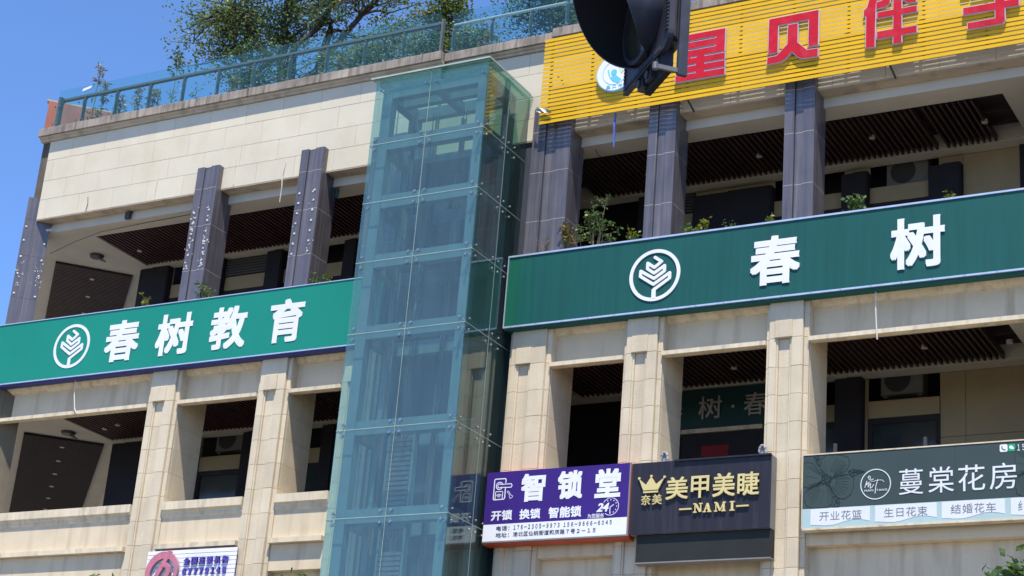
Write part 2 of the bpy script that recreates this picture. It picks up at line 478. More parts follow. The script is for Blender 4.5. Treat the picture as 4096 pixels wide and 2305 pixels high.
TXT = {}
def glyphs(s, bold=0.0, spacing=1.0, shear=0.0):
    key = (s, bold, spacing, shear)
    if key in TXT:
        return TXT[key]
    c = bpy.data.curves.new('t', 'FONT')
    c.body = s; c.size = 1.0; c.resolution_u = 3; c.space_character = spacing; c.extrude = 0.5; c.shear = shear
    o = bpy.data.objects.new('t', c)
    COL.objects.link(o)
    dg = bpy.context.evaluated_depsgraph_get()
    me = bpy.data.meshes.new_from_object(o.evaluated_get(dg))
    v = np.empty(len(me.vertices) * 3); me.vertices.foreach_get('co', v); v = v.reshape(-1, 3)
    f = [tuple(p.vertices) for p in me.polygons]
    bpy.data.objects.remove(o); bpy.data.meshes.remove(me); bpy.data.curves.remove(c)
    TXT[key] = (v, f)
    return TXT[key]

def text(mb, s, x0, x1, z0, z1, y0, y1, bold=0.0, spacing=1.0, shear=0.0, keep=False):
    """text fitted into the rectangle x0..x1, z0..z1, front at y0, back at y1"""
    v, f = glyphs(s, 0, spacing, shear)
    lo, hi = v.min(0), v.max(0)
    sz = (z1 - z0) / (hi[1] - lo[1])
    r = bold * sz
    sx = (x1 - x0 - 2 * r) / (hi[0] - lo[0]); sz = (z1 - z0 - 2 * r) / (hi[1] - lo[1])
    if keep:
        sx = sz
    X = x0 + r + (v[:, 0] - lo[0]) * sx
    Z = z0 + r + (v[:, 1] - lo[1]) * sz
    front = v[:, 2] > 0
    offs = [(0, 0)] + ([(r * a, r * b) for a in (-1, 0, 1) for b in (-1, 0, 1) if a or b] if bold else [])
    for i, (dx, dz) in enumerate(offs):
        Yv = np.where(front, y0 - 0.00022 * i, y1)
        mb.add(np.stack([X + dx, Yv, Z + dz], 1), f)
    return mb

# ================================================================== SETTING
g = MB(); g.add([(-900, -900, -0.02), (900, -900, -0.02), (900, 900, -0.02), (-900, 900, -0.02)], [(0, 1, 2, 3)])
build('ground', g, M['earth'], kind='structure')
g = MB(); g.add([(-300, -8, 0.0), (300, -8, 0.0), (300, 14, 0.0), (-300, 14, 0.0)], [(0, 1, 2, 3)])
build('street', g, M['asphalt'], kind='structure')
g = MB()
for x in range(-140, 140, 8):
    g.box(x, x + 4, 2.9, 3.05, 0.0, 0.004)
build('lane_marking', g, M['road_paint'], kind='structure')
g = MB(); g.box(-300, 300, 14.0, 14.15, -0.02, 0.14)
build('kerb', g, M['stone'], kind='structure')
g = MB(); g.box(-300, 300, 14.15, 24.6, -0.02, 0.13)
build('pavement', g, M['paving'], kind='structure')
g = MB(); g.box(-300, 300, -16, -8, -0.02, 0.13)
build('far_pavement', g, M['paving'], kind='structure')

# ================================================================== BUILDING
B = thing('commercial_building', 'cream stone shopping building with dark granite upper pillars and open galleries', 'building', (-15, 25.2, 0))
XL, XR = -25.72, -4.3           # facade ends
YC = 25.14                      # cladding plane
def part(name, mb, m, **k):
    return build(name, mb, m, B, **k)

# --- upper clad wall : backing + panels
def clad(x0, x1, y, wall_name='clad_wall'):
    w = MB(); w.box(x0, x1, y + 0.03, y + 0.27, 15.64, 17.372)
    wall = part(wall_name, w, M['clad_back'])
    rows = [(16.945, 17.37), (16.485, 16.945), (16.065, 16.485), (15.635, 16.065)]
    for r, (z0, z1) in enumerate(rows):
        ph = -25.10 if r % 2 == 0 else -25.54
        k0 = math.floor((x0 - ph) / 0.8683)
        x = ph + k0 * 0.8683
        while x < x1 - 0.02:
            a, b = max(x, x0), min(x + 0.8683, x1)
            if b - a > 0.03:
                piece('cladding_panel', wall, a + 0.0022, b - 0.0022, y + 0.0015 * random.random(), y + 0.03, z0 + 0.0022, z1 - 0.0022, M['clad'], 0.003)
            x += 0.8683
    s = MB(); s.box(x0, x1, y + 0.005, 25.41, 15.615, 15.634)
    part('soffit', s, M['mould'])
clad(XL, -16.45, YC)
clad(-14.13, XR, YC)
clad(-16.45, -14.13, YC + 0.12)
# dark brown-grey corner strip at the left end
s = MB(); s.box(-25.93, -25.722, 25.17, 25.40, 15.64, 17.46)
part('corner_strip', s, mat('corner_dark_brown', (0.10, 0.085, 0.065), 0.9, 0.2, 3, streak=0.2))
# beam under the cladding (third floor)
s = MB(); s.box(-25.6, XR, 25.412, 25.62, 15.44, 17.3)
part('upper_beam', s, M['paint'])
# coping and moulding in lengths
def coping(x0, x1, dy, step):
    n = max(1, round((x1 - x0) / step))
    for i in range(n):
        a = x0 + (x1 - x0) * i / n; b = x0 + (x1 - x0) * (i + 1) / n
        piece('coping_stone', B, a + 0.002, b - 0.002, 25.0 + dy + 0.002 * random.random(), 25.75, 17.46, 17.635, M['coping'], 0.008)
    m_ = MB(); m_.xprism([(25.04 + dy, 17.459), (25.055 + dy, 17.425), (25.09 + dy, 17.41), (25.10 + dy, 17.372), (25.3 + dy, 17.372), (25.3 + dy, 17.459)], x0 + 0.02, x1)
    part('cornice_moulding', m_, M['mould'])
coping(-25.97, -16.39, 0.0, 1.2)
coping(-16.39, -14.13, 0.12, 1.2)
coping(-14.13, XR, 0.0, 1.2)
# roof slab / planter soil
s = MB(); s.box(-25.5, XR, 25.76, 33.0, 15.9, 17.55)
part('roof_planter', s, M['soil'])

# --- stone pillars (second floor down to the street)
PILL = [(-22.0, -21.298), (-19.53, -18.85), (-17.75, -16.99), (-14.475, -13.706), (-12.39, -11.72), (-9.985, -9.304), (-5.5, -4.8)]
COURSES = [12.05, 11.42, 10.96, 10.52, 10.08, 9.635, 9.195, 8.755, 8.315, 7.875, 7.4, 6.6, 5.8, 5.0, 4.0, 3.0, 2.0, 1.0, 0.0]
def stone_pillar(x0, x1):
    core = MB(); core.box(x0 + 0.012, x1 - 0.012, 25.062, 25.845, 0.0, 12.2)
    p = part('stone_pillar', core, M['clad_back'])
    w = x1 - x0
    a, b = x0 + 0.055, x1 - 0.085          # inner front piece
    c0, c1 = x0 + 0.20, x0 + 0.385         # sunk channel
    for i in range(len(COURSES) - 1):
        z1, z0 = COURSES[i], COURSES[i + 1]
        j = 0.0018
        dz = 0.004 * (random.random() - 0.5)
        top = i == 0
        if top:
            piece('stone_block', p, a + j, b - j, 25.0, 25.062, z0 + j, z1, M['stone'])
            piece('capital_block', p, c0 - 0.045, c1 + 0.045, 24.975, 25.0, 11.425, 11.70, M['stone'])
        else:
            piece('stone_block', p, a + j, c0 - 0.03, 25.0, 25.062, z0 + j, z1 - j, M['stone'])
            piece('stone_block', p, c1 + 0.03, b - j, 25.0, 25.062, z0 + j + dz, z1 - j + dz, M['stone'])
            piece('channel_block', p, c0 - 0.0299, c0, 25.018, 25.062, z0 + j, z1 - j, M['stone'], 0.002)
            piece('channel_block', p, c1, c1 + 0.0299, 25.018, 25.062, z0 + j, z1 - j, M['stone'], 0.002)
            piece('channel_block', p, c0 + 0.001, c1 - 0.001, 25.05, 25.066, z0 + j - dz, z1 - j - dz, M['stone'], 0.003)
        piece('edge_block', p, x0, a - j, 25.05, 25.11, z0 + j, z1 - j, M['stone'])
        piece('edge_block', p, b + j, x1 - 0.004, 25.05, 25.11, z0 + j, z1 - j, M['stone'])
        # side facings
        piece('side_block', p, x1 - 0.012, x1, 25.112, 25.85, z0 + j, z1 - j, M['stone'], 0.002)
        piece('side_block', p, x0, x0 + 0.012, 25.112, 25.85, z0 + j, z1 - j, M['stone'], 0.002)
for a, b in PILL:
    stone_pillar(a, b)

# --- corner pillars turned 45 degrees at the left end
def corner_pillar(name, block, R, w, d, z0, z1, joints, m, core_m):
    R = Vector(R); u = Vector((-1, -1, 0)).normalized(); v = Vector((-1, 1, 0)).normalized()
    core = MB(); core.obox(R + u * 0.006 + v * 0.006 + Vector((0, 0, z0)), u * (w - 0.012), v * (d - 0.012), (0, 0, z1 - z0 - 0.006))
    p = part(name, core, core_m)
    zs = [z0] + [j for j in joints if z0 < j < z1] + [z1]
    for a, b in zip(zs[:-1], zs[1:]):
        for k in range(2):
            mb = MB(); mb.obox(R + u * (w / 2 * k + 0.003) + Vector((0, 0, a + 0.003)), u * (w / 2 - 0.006), v * 0.03, (0, 0, b - a - 0.006))
            build(block, mb, m, p)
        mb = MB(); mb.obox(R + u * 0.003 + v * (d - 0.03) + Vector((0, 0, a + 0.003)), u * (w - 0.006), v * 0.03, (0, 0, b - a - 0.006))
        build(block, mb, m, p)
    return p
corner_pillar('stone_pillar', 'stone_block', (-25.407, 25.354, 0), 0.69, 0.6, 0.0, 12.2, COURSES, M['stone'], M['clad_back'])
GJ = [13.1, 13.96, 14.86, 15.63]
D1 = corner_pillar('granite_pillar', 'granite_block', (-25.53, 25.364, 0), 0.515, 0.5, 12.2, 16.11, GJ, M['granite'], M['grout'])

# --- dark granite pillars (third floor)
DARK = [(-21.625, -21.113, 16.092), (-19.225, -18.717, 16.09), (-17.65, -16.95, 16.09), (-14.352, -13.612, 16.09), (-12.16, -11.668, 16.09), (-9.777, -9.275, 16.09), (-5.5, -4.9, 16.09)]
DP = []
def granite_pillar(x0, x1, zt):
    w = x1 - x0
    core = MB(); core.box(x0 + 0.006, x1 - 0.006, 25.034, 25.50, 12.2, zt - 0.01)
    p = part('granite_pillar', core, M['groove'])
    jl = MB()
    ca, cb = x0 + w * 0.365, x0 + w * 0.625
    for z in GJ:
        jl.box(x0 + 0.002, ca - 0.021, 24.9995, 25.0335, z - 0.0045, z + 0.0045); jl.box(cb + 0.002, x1 - 0.002, 24.9995, 25.0335, z - 0.0045, z + 0.0045); jl.box(ca - 0.002, cb - 0.001, 25.0215, 25.0335, z - 0.0045, z + 0.0045); jl.box(x1 - 0.0058, x1 + 0.0004, 25.04, 25.50, z - 0.004, z + 0.004)
    build('grout_line', jl, M['grout'], p, kind='stuff')
    c0, c1 = x0 + w * 0.365, x0 + w * 0.625
    zs = [12.2] + GJ + [zt]
    for a, b in zip(zs[:-1], zs[1:]):
        j = 0.0035
        last = b == zt
        piece('granite_block', p, x0, c0 - 0.02, 25.0, 25.034, a + j, b - j, M['granite'], 0.003)
        piece('granite_block', p, c0 - 0.003, c1, 25.022, 25.034, a + j, b - j - (0.03 if last else 0), M['granite'], 0.002)
        piece('granite_block', p, c1 + 0.0005, x1, 25.0, 25.034, a + j, b - j, M['granite'], 0.003)
        piece('granite_block', p, x1 - 0.0058, x1, 25.035, 25.51, a + j, b - j, M['granite'], 0.001)
        piece('granite_block', p, x0, x0 + 0.0058, 25.035, 25.51, a + j, b - j, M['granite'], 0.001)
    DP.append(p)
for t_ in DARK:
    granite_pillar(*t_)
# glue spots left by a removed sign
def spots(parent, pts, y=24.998):
    mb = MB()
    for x, z, r in pts:
        n = 7
        ang = random.random() * 6
        poly = [(x + r * (0.7 + 0.5 * random.random()) * math.cos(ang + 2 * math.pi * i / n), z + r * (0.7 + 0.5 * random.random()) * math.sin(ang + 2 * math.pi * i / n)) for i in range(n)]
        mb.prism(poly, y - r * 0.5, y + 0.002)
    return build('glue_spots', mb, M['glue'], parent, kind='stuff')
def rnd_spots(x0, x1, n, z0, z1, big):
    out = []
    for _ in range(n):
        x = random.choice((x0 + 0.09, x1 - 0.10)) + random.gauss(0, 0.035)
        out.append((x, random.uniform(z0, z1), random.choice((0.009, 0.012, 0.017))))
    for i in range(big):
        z = z0 + (z1 - z0) * (i + 0.5) / big
        out += [(x0 + 0.08, z, 0.021), (x1 - 0.09, z + 0.02, 0.021)]
    return out
spots(DP[0], rnd_spots(-21.625, -21.113, 70, 13.95, 15.25, 6))
spots(DP[1], rnd_spots(-19.225, -18.717, 14, 13.9, 15.3, 7))
mb = MB()
u = Vector((-1, -1, 0)).normalized(); nn = Vector((1, -1, 0)).normalized()
for i in range(44):
    t_ = random.choice((0.07, 0.42)) + random.gauss(0, 0.05); z = random.uniform(14.2, 14.75)
    c = Vector((-25.53, 25.364, 0)) + u * t_ + Vector((0, 0, z))
    mb.cyl(c, c + nn * 0.006, random.choice((0.006, 0.009, 0.012)), n=7)
for z in (14.02, 14.45, 14.8, 15.15, 15.45):
    for t_ in (0.05, 0.46):
        c = Vector((-25.53, 25.364, 0)) + u * t_ + Vector((0, 0, z + 0.02 * random.random()))
        mb.cyl(c, c + nn * 0.015, 0.024, 0.014, n=8)
build('glue_spots', mb, M['glue'], D1, kind='stuff')

# --- bays between pillars: lintels, parapets, ledges
EDGES = [(-27.2, -22.0)] + [(PILL[i][1], PILL[i + 1][0]) for i in range(len(PILL) - 1)]
for k, (a, b) in enumerate(EDGES):
    a += 0.0; mid = k == 3
    if mid:                      # behind the lift
        continue
    s = MB(); s.box(a, b, 25.24, 25.40, 11.47, 12.2); part('lintel_beam', s, M['stucco'])
    s = MB(); s.xprism([(25.12, 12.15), (25.12, 12.03), (25.16, 11.99), (25.20, 11.945), (25.239, 11.93), (25.239, 12.15)], a, b); part('lintel_moulding', s, M['ledge'])
    s = MB(); s.xprism([(25.0, 11.34), (25.145, 11.34), (25.20, 11.43), (25.2385, 11.475), (25.2385, 11.50), (25.10, 11.415), (25.0, 11.408)], a, b); part('lintel_ledge', s, M['ledge'])
    # second-floor parapet
    s = MB(); s.box(a, b, 25.08, 25.30, 8.66, 9.50); part('parapet_panel', s, M['stucco'])
    s = MB(); s.xprism([(25.0, 9.515), (25.0, 9.37), (25.03, 9.355), (25.03, 9.335), (25.055, 9.32), (25.055, 9.26), (25.079, 9.24), (25.33, 9.502), (25.33, 9.515)], a, b); part('parapet_sill', s, M['ledge'])
    s = MB(); s.box(a, b, 24.965, 25.30, 8.655, 8.74); part('stone_ledge', s, M['ledge'])
    s = MB(); s.box(a, b, 25.08, 25.30, 8.20, 8.652); part('frieze_panel', s, M['stucco'])
    s = MB(); s.box(a, b, 25.25, 25.40, 4.6, 8.199); part('lower_wall', s, M['stucco'])
    s = MB(); s.box(a, b, 25.30, 25.40, 0.0, 4.598); sf = part('shopfront', s, M['shopfront'])
# parapet of third floor hidden behind the green signs, planter on top
s = MB(); s.box(-27.2, -17.0, 25.06, 25.20, 12.202, 13.10); part('upper_parapet', s, M['stucco'])
s = MB(); s.box(-14.47, XR, 25.06, 25.20, 12.202, 13.10); part('upper_parapet', s, M['stucco'])
s = MB(); s.box(-25.6, XR, 25.41, 28.2, 11.95, 12.20); part('floor_slab', s, M['paint'])
s = MB(); s.box(-25.6, XR, 25.41, 28.2, 8.1, 8.4); part('floor_slab', s, M['paint'])

# --- gallery ceilings with slatted recesses
SX0 = {'u': -24.76, 'l': -24.89}
def gallery(tagk, zc, yb0, yb1, xl, xr):
    """white ceiling with a recess x: xl..xr, y: yb0..yb1 and timber slats hung in it"""
    depth = 0.30
    s = MB()
    s.box(xl, XR, 25.62 if tagk == 'u' else 25.401, yb0, zc, zc + 0.05)
    s.box(xl, XR, yb1, 27.77, zc, zc + 0.05)
    s.box(xr, XR, yb0, yb1, zc, zc + 0.05)
    # left end: ceiling that turns the corner at 45 degrees, with its own recess left open
    part('gallery_ceiling', s, M['paint'])
    s = MB(); s.box(xl, xr, yb0 + 0.002, yb0 + 0.03, zc + 0.052, zc + depth); s.box(xl, xr, yb1 - 0.03, yb1 - 0.002, zc + 0.052, zc + depth)
    s.box(xr - 0.03, xr - 0.002, yb0 + 0.03, yb1 - 0.03, zc + 0.052, zc + depth)
    s.box(xl + 0.002, xl + 0.03, yb0 + 0.03, yb1 - 0.03, zc + 0.052, zc + depth)
    part('recess_edge', s, M['paint'])
    s = MB(); s.box(xl, xr, yb0, yb1, zc + depth, zc + depth + 0.1)
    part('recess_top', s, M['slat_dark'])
    host = MB()
    for yy in (yb0 + 0.3, (yb0 + yb1) / 2, yb1 - 0.35):
        host.box(xl + 0.05, xr - 0.05, yy - 0.02, yy + 0.02, zc + 0.14, zc + 0.18)
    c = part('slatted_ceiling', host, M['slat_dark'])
    x = xl + 0.06
    n = 0
    while x < xr - 0.45:
        hidden = -18.45 < x < -14.35
        gap = abs(x + 7.93) < 0.06 and tagk == 'u'
        if not hidden and not gap:
            piece('slat', c, x - 0.017, x + 0.017, yb0 + 0.05, yb1 - 0.045, zc + 0.004, zc + 0.125, M['slat'] if x < -18 else M['slat_right'], 0)
        x += 0.0975
    return c
gallery('u', 15.44, 25.87, 27.52, -24.76, -6.53)
gallery('l', 11.64, 25.95, 27.47, -24.89, -6.53)
# the side gallery that leaves at 45 degrees: dark slatted ceiling below the white one
def side_gallery(zc, TL, TR, length, sm):
    TL, TR = Vector(TL), Vector(TR)
    v = Vector((-1, 1, 0)).normalized()
    w = (TR - TL)
    s = MB(); s.obox(TL + Vector((0, 0, zc - 0.012)), w, v * length, (0, 0, 0.008))
    p = part('side_ceiling', s, M['slat_dark'])
    sl = MB()
    n = int(length / 0.085)
    for i in range(n):
        o = TL + v * (0.085 * i + 0.02) + Vector((0, 0, zc - 0.055))
        sl.obox(o, w, v * 0.05, (0, 0, 0.04))
    build('slats', sl, sm, p, kind='stuff')
    for i in range(6):
        dl = MB()
        c = TL + w * 0.5 + v * (0.55 + 1.15 * i) + Vector((0, 0, zc - 0.056))
        dl.cyl(c, c + Vector((0, 0, -0.006)), 0.05, n=12)
        build('downlight', dl, M['downlight'], p)
side_gallery(15.44, (-26.50, 26.66, 0), (-25.40, 27.83, 0), 10.0, M['slat_right'])
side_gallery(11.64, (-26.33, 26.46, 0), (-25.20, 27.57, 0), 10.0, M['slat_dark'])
# ceiling of the turning corner and of the 45 degree gallery, bounded by the outer wall line
def corner_ceiling(zc, x0, y0):
    v = Vector((-1, 1, 0)).normalized(); o = Vector((-25.80, 25.34, 0))
    far = o + v * 13.0
    wv = Vector((1, 1, 0)).normalized()
    pts = [o, Vector((-25.45, 25.34, 0)), Vector((-25.3, 25.62, 0)), Vector((x0, 25.62, 0)), Vector((x0, 27.77, 0)), Vector((-24.9, 27.95, 0)), Vector((-24.9, 27.95, 0)) + v * 12.0 + wv * 0.2, far]
    mb = MB(); n = len(pts)
    V = [(p.x, p.y, zc) for p in pts] + [(p.x, p.y, zc + 0.05) for p in pts]
    F = [tuple(range(n - 1, -1, -1)), tuple(range(n, 2 * n))] + [(i, (i + 1) % n, n + (i + 1) % n, n + i) for i in range(n)]
    mb.add(V, F); part('gallery_ceiling', mb, M['paint'])
    # inner wall of the side gallery
    mb = MB(); a = Vector((-25.0, 27.85, 0)) ; mb.obox(a + Vector((0, 0, zc - 3.24)), v * 12.0, wv * 0.15, (0, 0, 3.24)); part('side_gallery_wall', mb, M['paint'])
corner_ceiling(15.445, -24.761, 25.9)
corner_ceiling(11.645, -24.891, 25.9)
# downlights in the slats
for x, y, z in ((-24.38, 26.79, 15.44), (-20.3, 26.7, 15.44), (-13.0, 26.8, 15.44), (-10.9, 26.75, 15.44), (-8.9, 26.7, 15.44), (-7.05, 26.75, 15.44),
                (-24.5, 26.75, 11.64), (-24.05, 26.6, 11.64), (-22.4, 26.4, 11.64), (-19.9, 26.5, 11.64), (-11.2, 26.7, 11.64), (-8.0, 26.6, 11.64), (-6.72, 26.74, 11.64)):
    mb = MB(); mb.cyl((x, y, z - 0.004), (x, y, z + 0.05), 0.05, n=14)
    part('downlight', mb, M['downlight'])

# --- inner wall of both galleries
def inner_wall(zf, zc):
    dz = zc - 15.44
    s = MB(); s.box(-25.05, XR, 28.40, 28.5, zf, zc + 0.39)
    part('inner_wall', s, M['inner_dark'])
    # flat cream panels, split where the openings are
    def panel(x0, x1, z0, z1):
        piece('wall_panel', B, x0 + 0.003, x1 - 0.003, 27.77, 27.80, z0 + 0.003, z1 - 0.003, M['inner'], 0.003)
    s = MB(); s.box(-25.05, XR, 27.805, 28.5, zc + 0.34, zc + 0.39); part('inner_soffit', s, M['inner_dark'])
    led1, led0 = 15.04 + dz, 14.75 + dz
    bays = [(-24.24, -23.0), (-22.84, -21.76), (-21.38, -19.9), (-19.6, -18.0), (-13.6, -12.5), (-11.0, -9.74), (-9.28, -8.1)]
    prev = -25.0
    for (a, b) in bays:
        if a - prev < 2 and a > prev:
            zz_ = zf
            panel(prev, a, zf, zc)
        prev = b
        # air-con niche, band, window
        nb = MB(); nb.box(a, b, 27.79, 28.39, led1 - 0.02, led1 - 0.004); part('niche_floor', nb, M['slat_dark'])
        piece('wall_band', B, a + 0.002, b - 0.002, 27.74, 27.79, led0, led1, M['inner'], 0.004)
        fr = MB()
        fr.box(a, b, 27.75, 27.79, led0 - 0.10, led0 - 0.002); fr.box(a, b, 27.75, 27.79, zf, zf + 0.95)
        fr.box(a, a + 0.07, 27.752, 27.79, zf + 0.95, led0 - 0.10); fr.box(b - 0.07, b, 27.752, 27.79, zf + 0.95, led0 - 0.10)
        w = part('window', fr, M['frame_dark'])
        pn = MB(); pn.box(a + 0.07, b - 0.07, 27.775, 27.785, zf + 0.95, led0 - 0.10); build('pane', pn, M['pane_dark'], w)
    for i in range(3):
        h = (zc - zf) / 3
        panel(-7.69, -6.75, zf + h * i, zf + h * (i + 1)); panel(-8.1, -7.69, zf + h * i, zf + h * (i + 1))
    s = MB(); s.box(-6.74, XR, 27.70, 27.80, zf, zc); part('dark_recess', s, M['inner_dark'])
inner_wall(12.2, 15.44)
inner_wall(8.4, 11.64)
# dark pilasters on the inner wall
for x0, x1, zf, zc in ((-25.02, -24.25, 12.2, 15.43), (-23.0, -22.84, 12.2, 15.43), (-21.76, -21.38, 12.2, 15.43), (-19.9, -19.6, 12.2, 15.43), (-13.55, -12.9, 12.2, 15.43),
                       (-12.48, -11.0, 12.2, 15.3), (-9.74, -9.28, 12.2, 15.31), (-8.235, -7.69, 12.2, 15.24),
                       (-25.02, -24.25, 8.4, 11.63), (-23.05, -22.86, 8.4, 11.63), (-21.75, -21.5, 8.4, 11.63), (-19.9, -19.6, 8.4, 11.63), (-9.80, -9.335, 8.4, 11.63)):
    s = MB(); s.box(x0, x1, 27.62, 27.80, zf, zc); s.box(x0 + (x1 - x0) * 0.45, x1 - 0.02, 27.60, 27.62, zf, zc + 0.005)
    part('inner_pilaster', s, M['inner_dark'])
# louvres above the windows (left, third floor)
for a, b in ((-22.84, -21.76), (-19.6, -18.2), (-13.6, -12.5)):
    for i in range(6):
        piece('louvre_slat', B, a, b, 27.72, 27.735, 15.06 + 0.06 * i, 15.10 + 0.06 * i, M['louvre'], 0)
# black-curtained doorway, lower floor, right of the lift
s = MB(); s.box(-13.62, -12.47, 27.55, 27.74, 8.4, 11.58); part('dark_doorway', s, M['inner_dark'])
s = MB(); s.box(-12.46, -11.0, 27.55, 27.74, 8.4, 10.9); part('dark_doorway', s, M['frame_dark'])
s = MB(); s.box(-12.46, -11.0, 27.50, 27.54, 10.86, 10.93); part('door_head', s, M['ledge'])
# wall behind the lift with landing doors
s = MB(); s.box(-16.985, -14.48, 25.30, 25.5, 0.0, 15.6); part('shaft_wall', s, M['shaft'])
for zf in (4.4, 8.4, 12.2):
    mb = MB(); mb.box(-16.45, -15.05, 25.275, 25.298, zf, zf + 2.15)
    d = part('landing_door', mb, M['shaft_door'])
    mb = MB(); mb.box(-15.05, -14.93, 25.25, 25.298, zf, zf + 2.25); mb.box(-16.45, -14.93, 25.25, 25.298, zf + 2.16, zf + 2.26); mb.box(-16.57, -16.45, 25.25, 25.298, zf, zf + 2.25)
    build('door_frame', mb, M['jamb'], d)
# red-brown wall on the roof terrace
mb = MB(); v1 = Vector((1, 1, 0)).normalized()
mb.obox((-26.12, 25.28, 17.55), v1 * 3.2, Vector((-1, 1, 0)).normalized() * 0.12, (0, 0, 0.90))
mb2 = MB(); mb2.obox((-26.15, 25.26, 18.452), v1 * 3.25, Vector((-1, 1, 0)).normalized() * 0.16, (0, 0, 0.03))
rw = part('terrace_wall', mb, M['red_wall']); build('wall_cap', mb2, M['mould'], rw)
# side and back of the building (never seen from the street)
s = MB(); s.box(-24.0, XR, 33.0, 33.2, 0, 17.5); s.box(XR - 0.2, XR, 25.5, 33.0, 0, 17.5); part('rear_wall', s, M['stucco'])


# ================================================================== LIFT
LX0, LX1, LY, LD, LSD = -16.855, -14.61, 23.78, -15.735, 24.54
LZ = [16.46, 15.234, 14.136, 13.045, 11.77, 10.115, 8.645, 7.15, 5.6, 4.0, 2.4, 0.6]
L = thing('glass_lift_shaft', 'tall green glass lift shaft on the front of the building', 'lift shaft', (-15.73, 24.4, 0))
def lpart(name, mb, m, **k):
    return build(name, mb, m, L, **k)
def pane(parent, name, axis, a0, a1, z0, z1, c, m):
    g_ = 0.004; t = 0.006
    mb = MB()
    if axis == 'x':
        mb.box(a0 + g_, a1 - g_, c - t, c + t, z0 + g_, z1 - g_)
    else:
        mb.box(c - t, c + t, a0 + g_, a1 - g_, z0 + g_, z1 - g_)
    return build(name, mb, m, parent)
jt = MB()
for i in range(len(LZ) - 1):
    z1, z0 = LZ[i], LZ[i + 1]
    pane(L, 'glass_pane', 'x', LX0, LD, z0, z1, LY, M['lift_glass'])
    pane(L, 'glass_pane', 'x', LD, LX1, z0, z1, LY, M['lift_glass'])
    for xx in (LX0, LX1):
        pane(L, 'glass_pane', 'y', LY + 0.01, LSD, z0, z1, xx, M['side_glass'] if xx == LX1 else M['lift_glass'])
        pane(L, 'glass_pane', 'y', LSD, 25.25, z0, z1, xx, M['side_glass'] if xx == LX1 else M['lift_glass'])
# pale silicone joints
for z in LZ[1:-1]:
    jt.box(LX0, LX1, LY - 0.007, LY + 0.007, z - 0.0045, z + 0.0045)
    for xx in (LX0, LX1):
        jt.box(xx - 0.007, xx + 0.007, LY + 0.012, 25.25, z - 0.004, z + 0.004)
jt.box(LD - 0.003, LD + 0.003, LY - 0.0075, LY + 0.0075, 0.6, 16.45)
for xx in (LX0, LX1):
    jt.box(xx - 0.0075, xx + 0.0075, LSD - 0.004, LSD + 0.004, 0.6, 16.45)
lpart('silicone_joint', jt, M['glass_edge'])
# flat glass canopy on top
for a, b in ((LX0 - 0.05, LD), (LD, LX1 + 0.07)):
    mb = MB(); mb.box(a + 0.003, b - 0.003, LY - 0.10, LSD - 0.003, 16.468, 16.486)
    lpart('canopy_pane', mb, M['side_glass'])
    mb = MB(); mb.box(a + 0.003, b - 0.003, LSD + 0.003, 25.25, 16.468, 16.486)
    lpart('canopy_pane', mb, M['side_glass'])
mb = MB()
mb.box(LX0 - 0.05, LX1 + 0.07, LY - 0.108, LY - 0.101, 16.462, 16.49)
mb.box(LX1 + 0.071, LX1 + 0.078, LY - 0.10, 25.135, 16.462, 16.49)
lpart('canopy_edge', mb, M['glass_edge'])
# steel frame
PX = [(-16.79, -16.60), (-14.88, -14.71)]
PY = [(23.93, 24.10), (24.80, 24.95)]
for px in PX:
    for py in PY:
        mb = MB(); mb.box(px[0], px[1], py[0], py[1], 0.0, 16.36)
        lpart('steel_post', mb, M['steel_paint'])
for z in LZ[:-1]:
    zt = (z + 0.19) if z < 16.4 else 16.38
    zb = (z - 0.045) if z < 16.4 else 16.18
    mb = MB()
    for py in PY:
        mb.box(PX[0][1], PX[1][0], py[0] + 0.01, py[1] - 0.01, zb, zt)
    for px in PX:
        mb.box(px[0] + 0.01, px[1] - 0.01, PY[0][1], PY[1][0], zb + 0.002, zt - 0.002)
    lpart('steel_beam', mb, M['steel_paint'])
for y in (24.38,):
    mb = MB(); mb.box(PX[0][1], PX[1][0], y - 0.06, y + 0.06, 16.19, 16.35); lpart('steel_beam', mb, M['steel_paint'])
mb = MB(); mb.box(-15.80, -15.66, PY[0][1], 24.318, 16.192, 16.348); lpart('steel_beam', mb, M['steel_paint'])
mb = MB(); mb.box(-15.80, -15.66, 24.442, PY[1][0], 16.192, 16.348); lpart('steel_beam', mb, M['steel_paint'])
# guide rails, counterweight, hoist ropes
for x, y in ((-16.35, 24.35), (-15.0, 24.5), (-15.62, 24.75)):
    mb = MB(); mb.box(x - 0.045, x + 0.045, y, y + 0.012, 0.2, 16.0); mb.box(x - 0.008, x + 0.008, y - 0.06, y, 0.2, 16.0)
    lpart('guide_rail', mb, M['galv'])
for zb, n in ((8.95, 15), (7.3, 12)):
    mb = MB(); mb.box(-16.32, -16.28, 24.5, 24.62, zb - 0.1, zb + 1.35); mb.box(-15.84, -15.80, 24.5, 24.62, zb - 0.1, zb + 1.35); mb.box(-16.32, -15.80, 24.5, 24.62, zb + 1.352, zb + 1.43)
    cw = lpart('counterweight_frame', mb, M['steel_paint'])
    for i in range(n):
        piece('counterweight_block', cw, -16.27, -15.85, 24.49, 24.63, zb + 0.082 * i, zb + 0.082 * i + 0.06, M['galv'], 0.004)
mb = MB()
for x in (-16.12, -16.06, -16.0, -15.5, -15.44):
    mb.cyl((x, 24.56, 8.0), (x, 24.56, 16.1), 0.008, n=6)
lpart('hoist_rope', mb, M['cable_dark'])
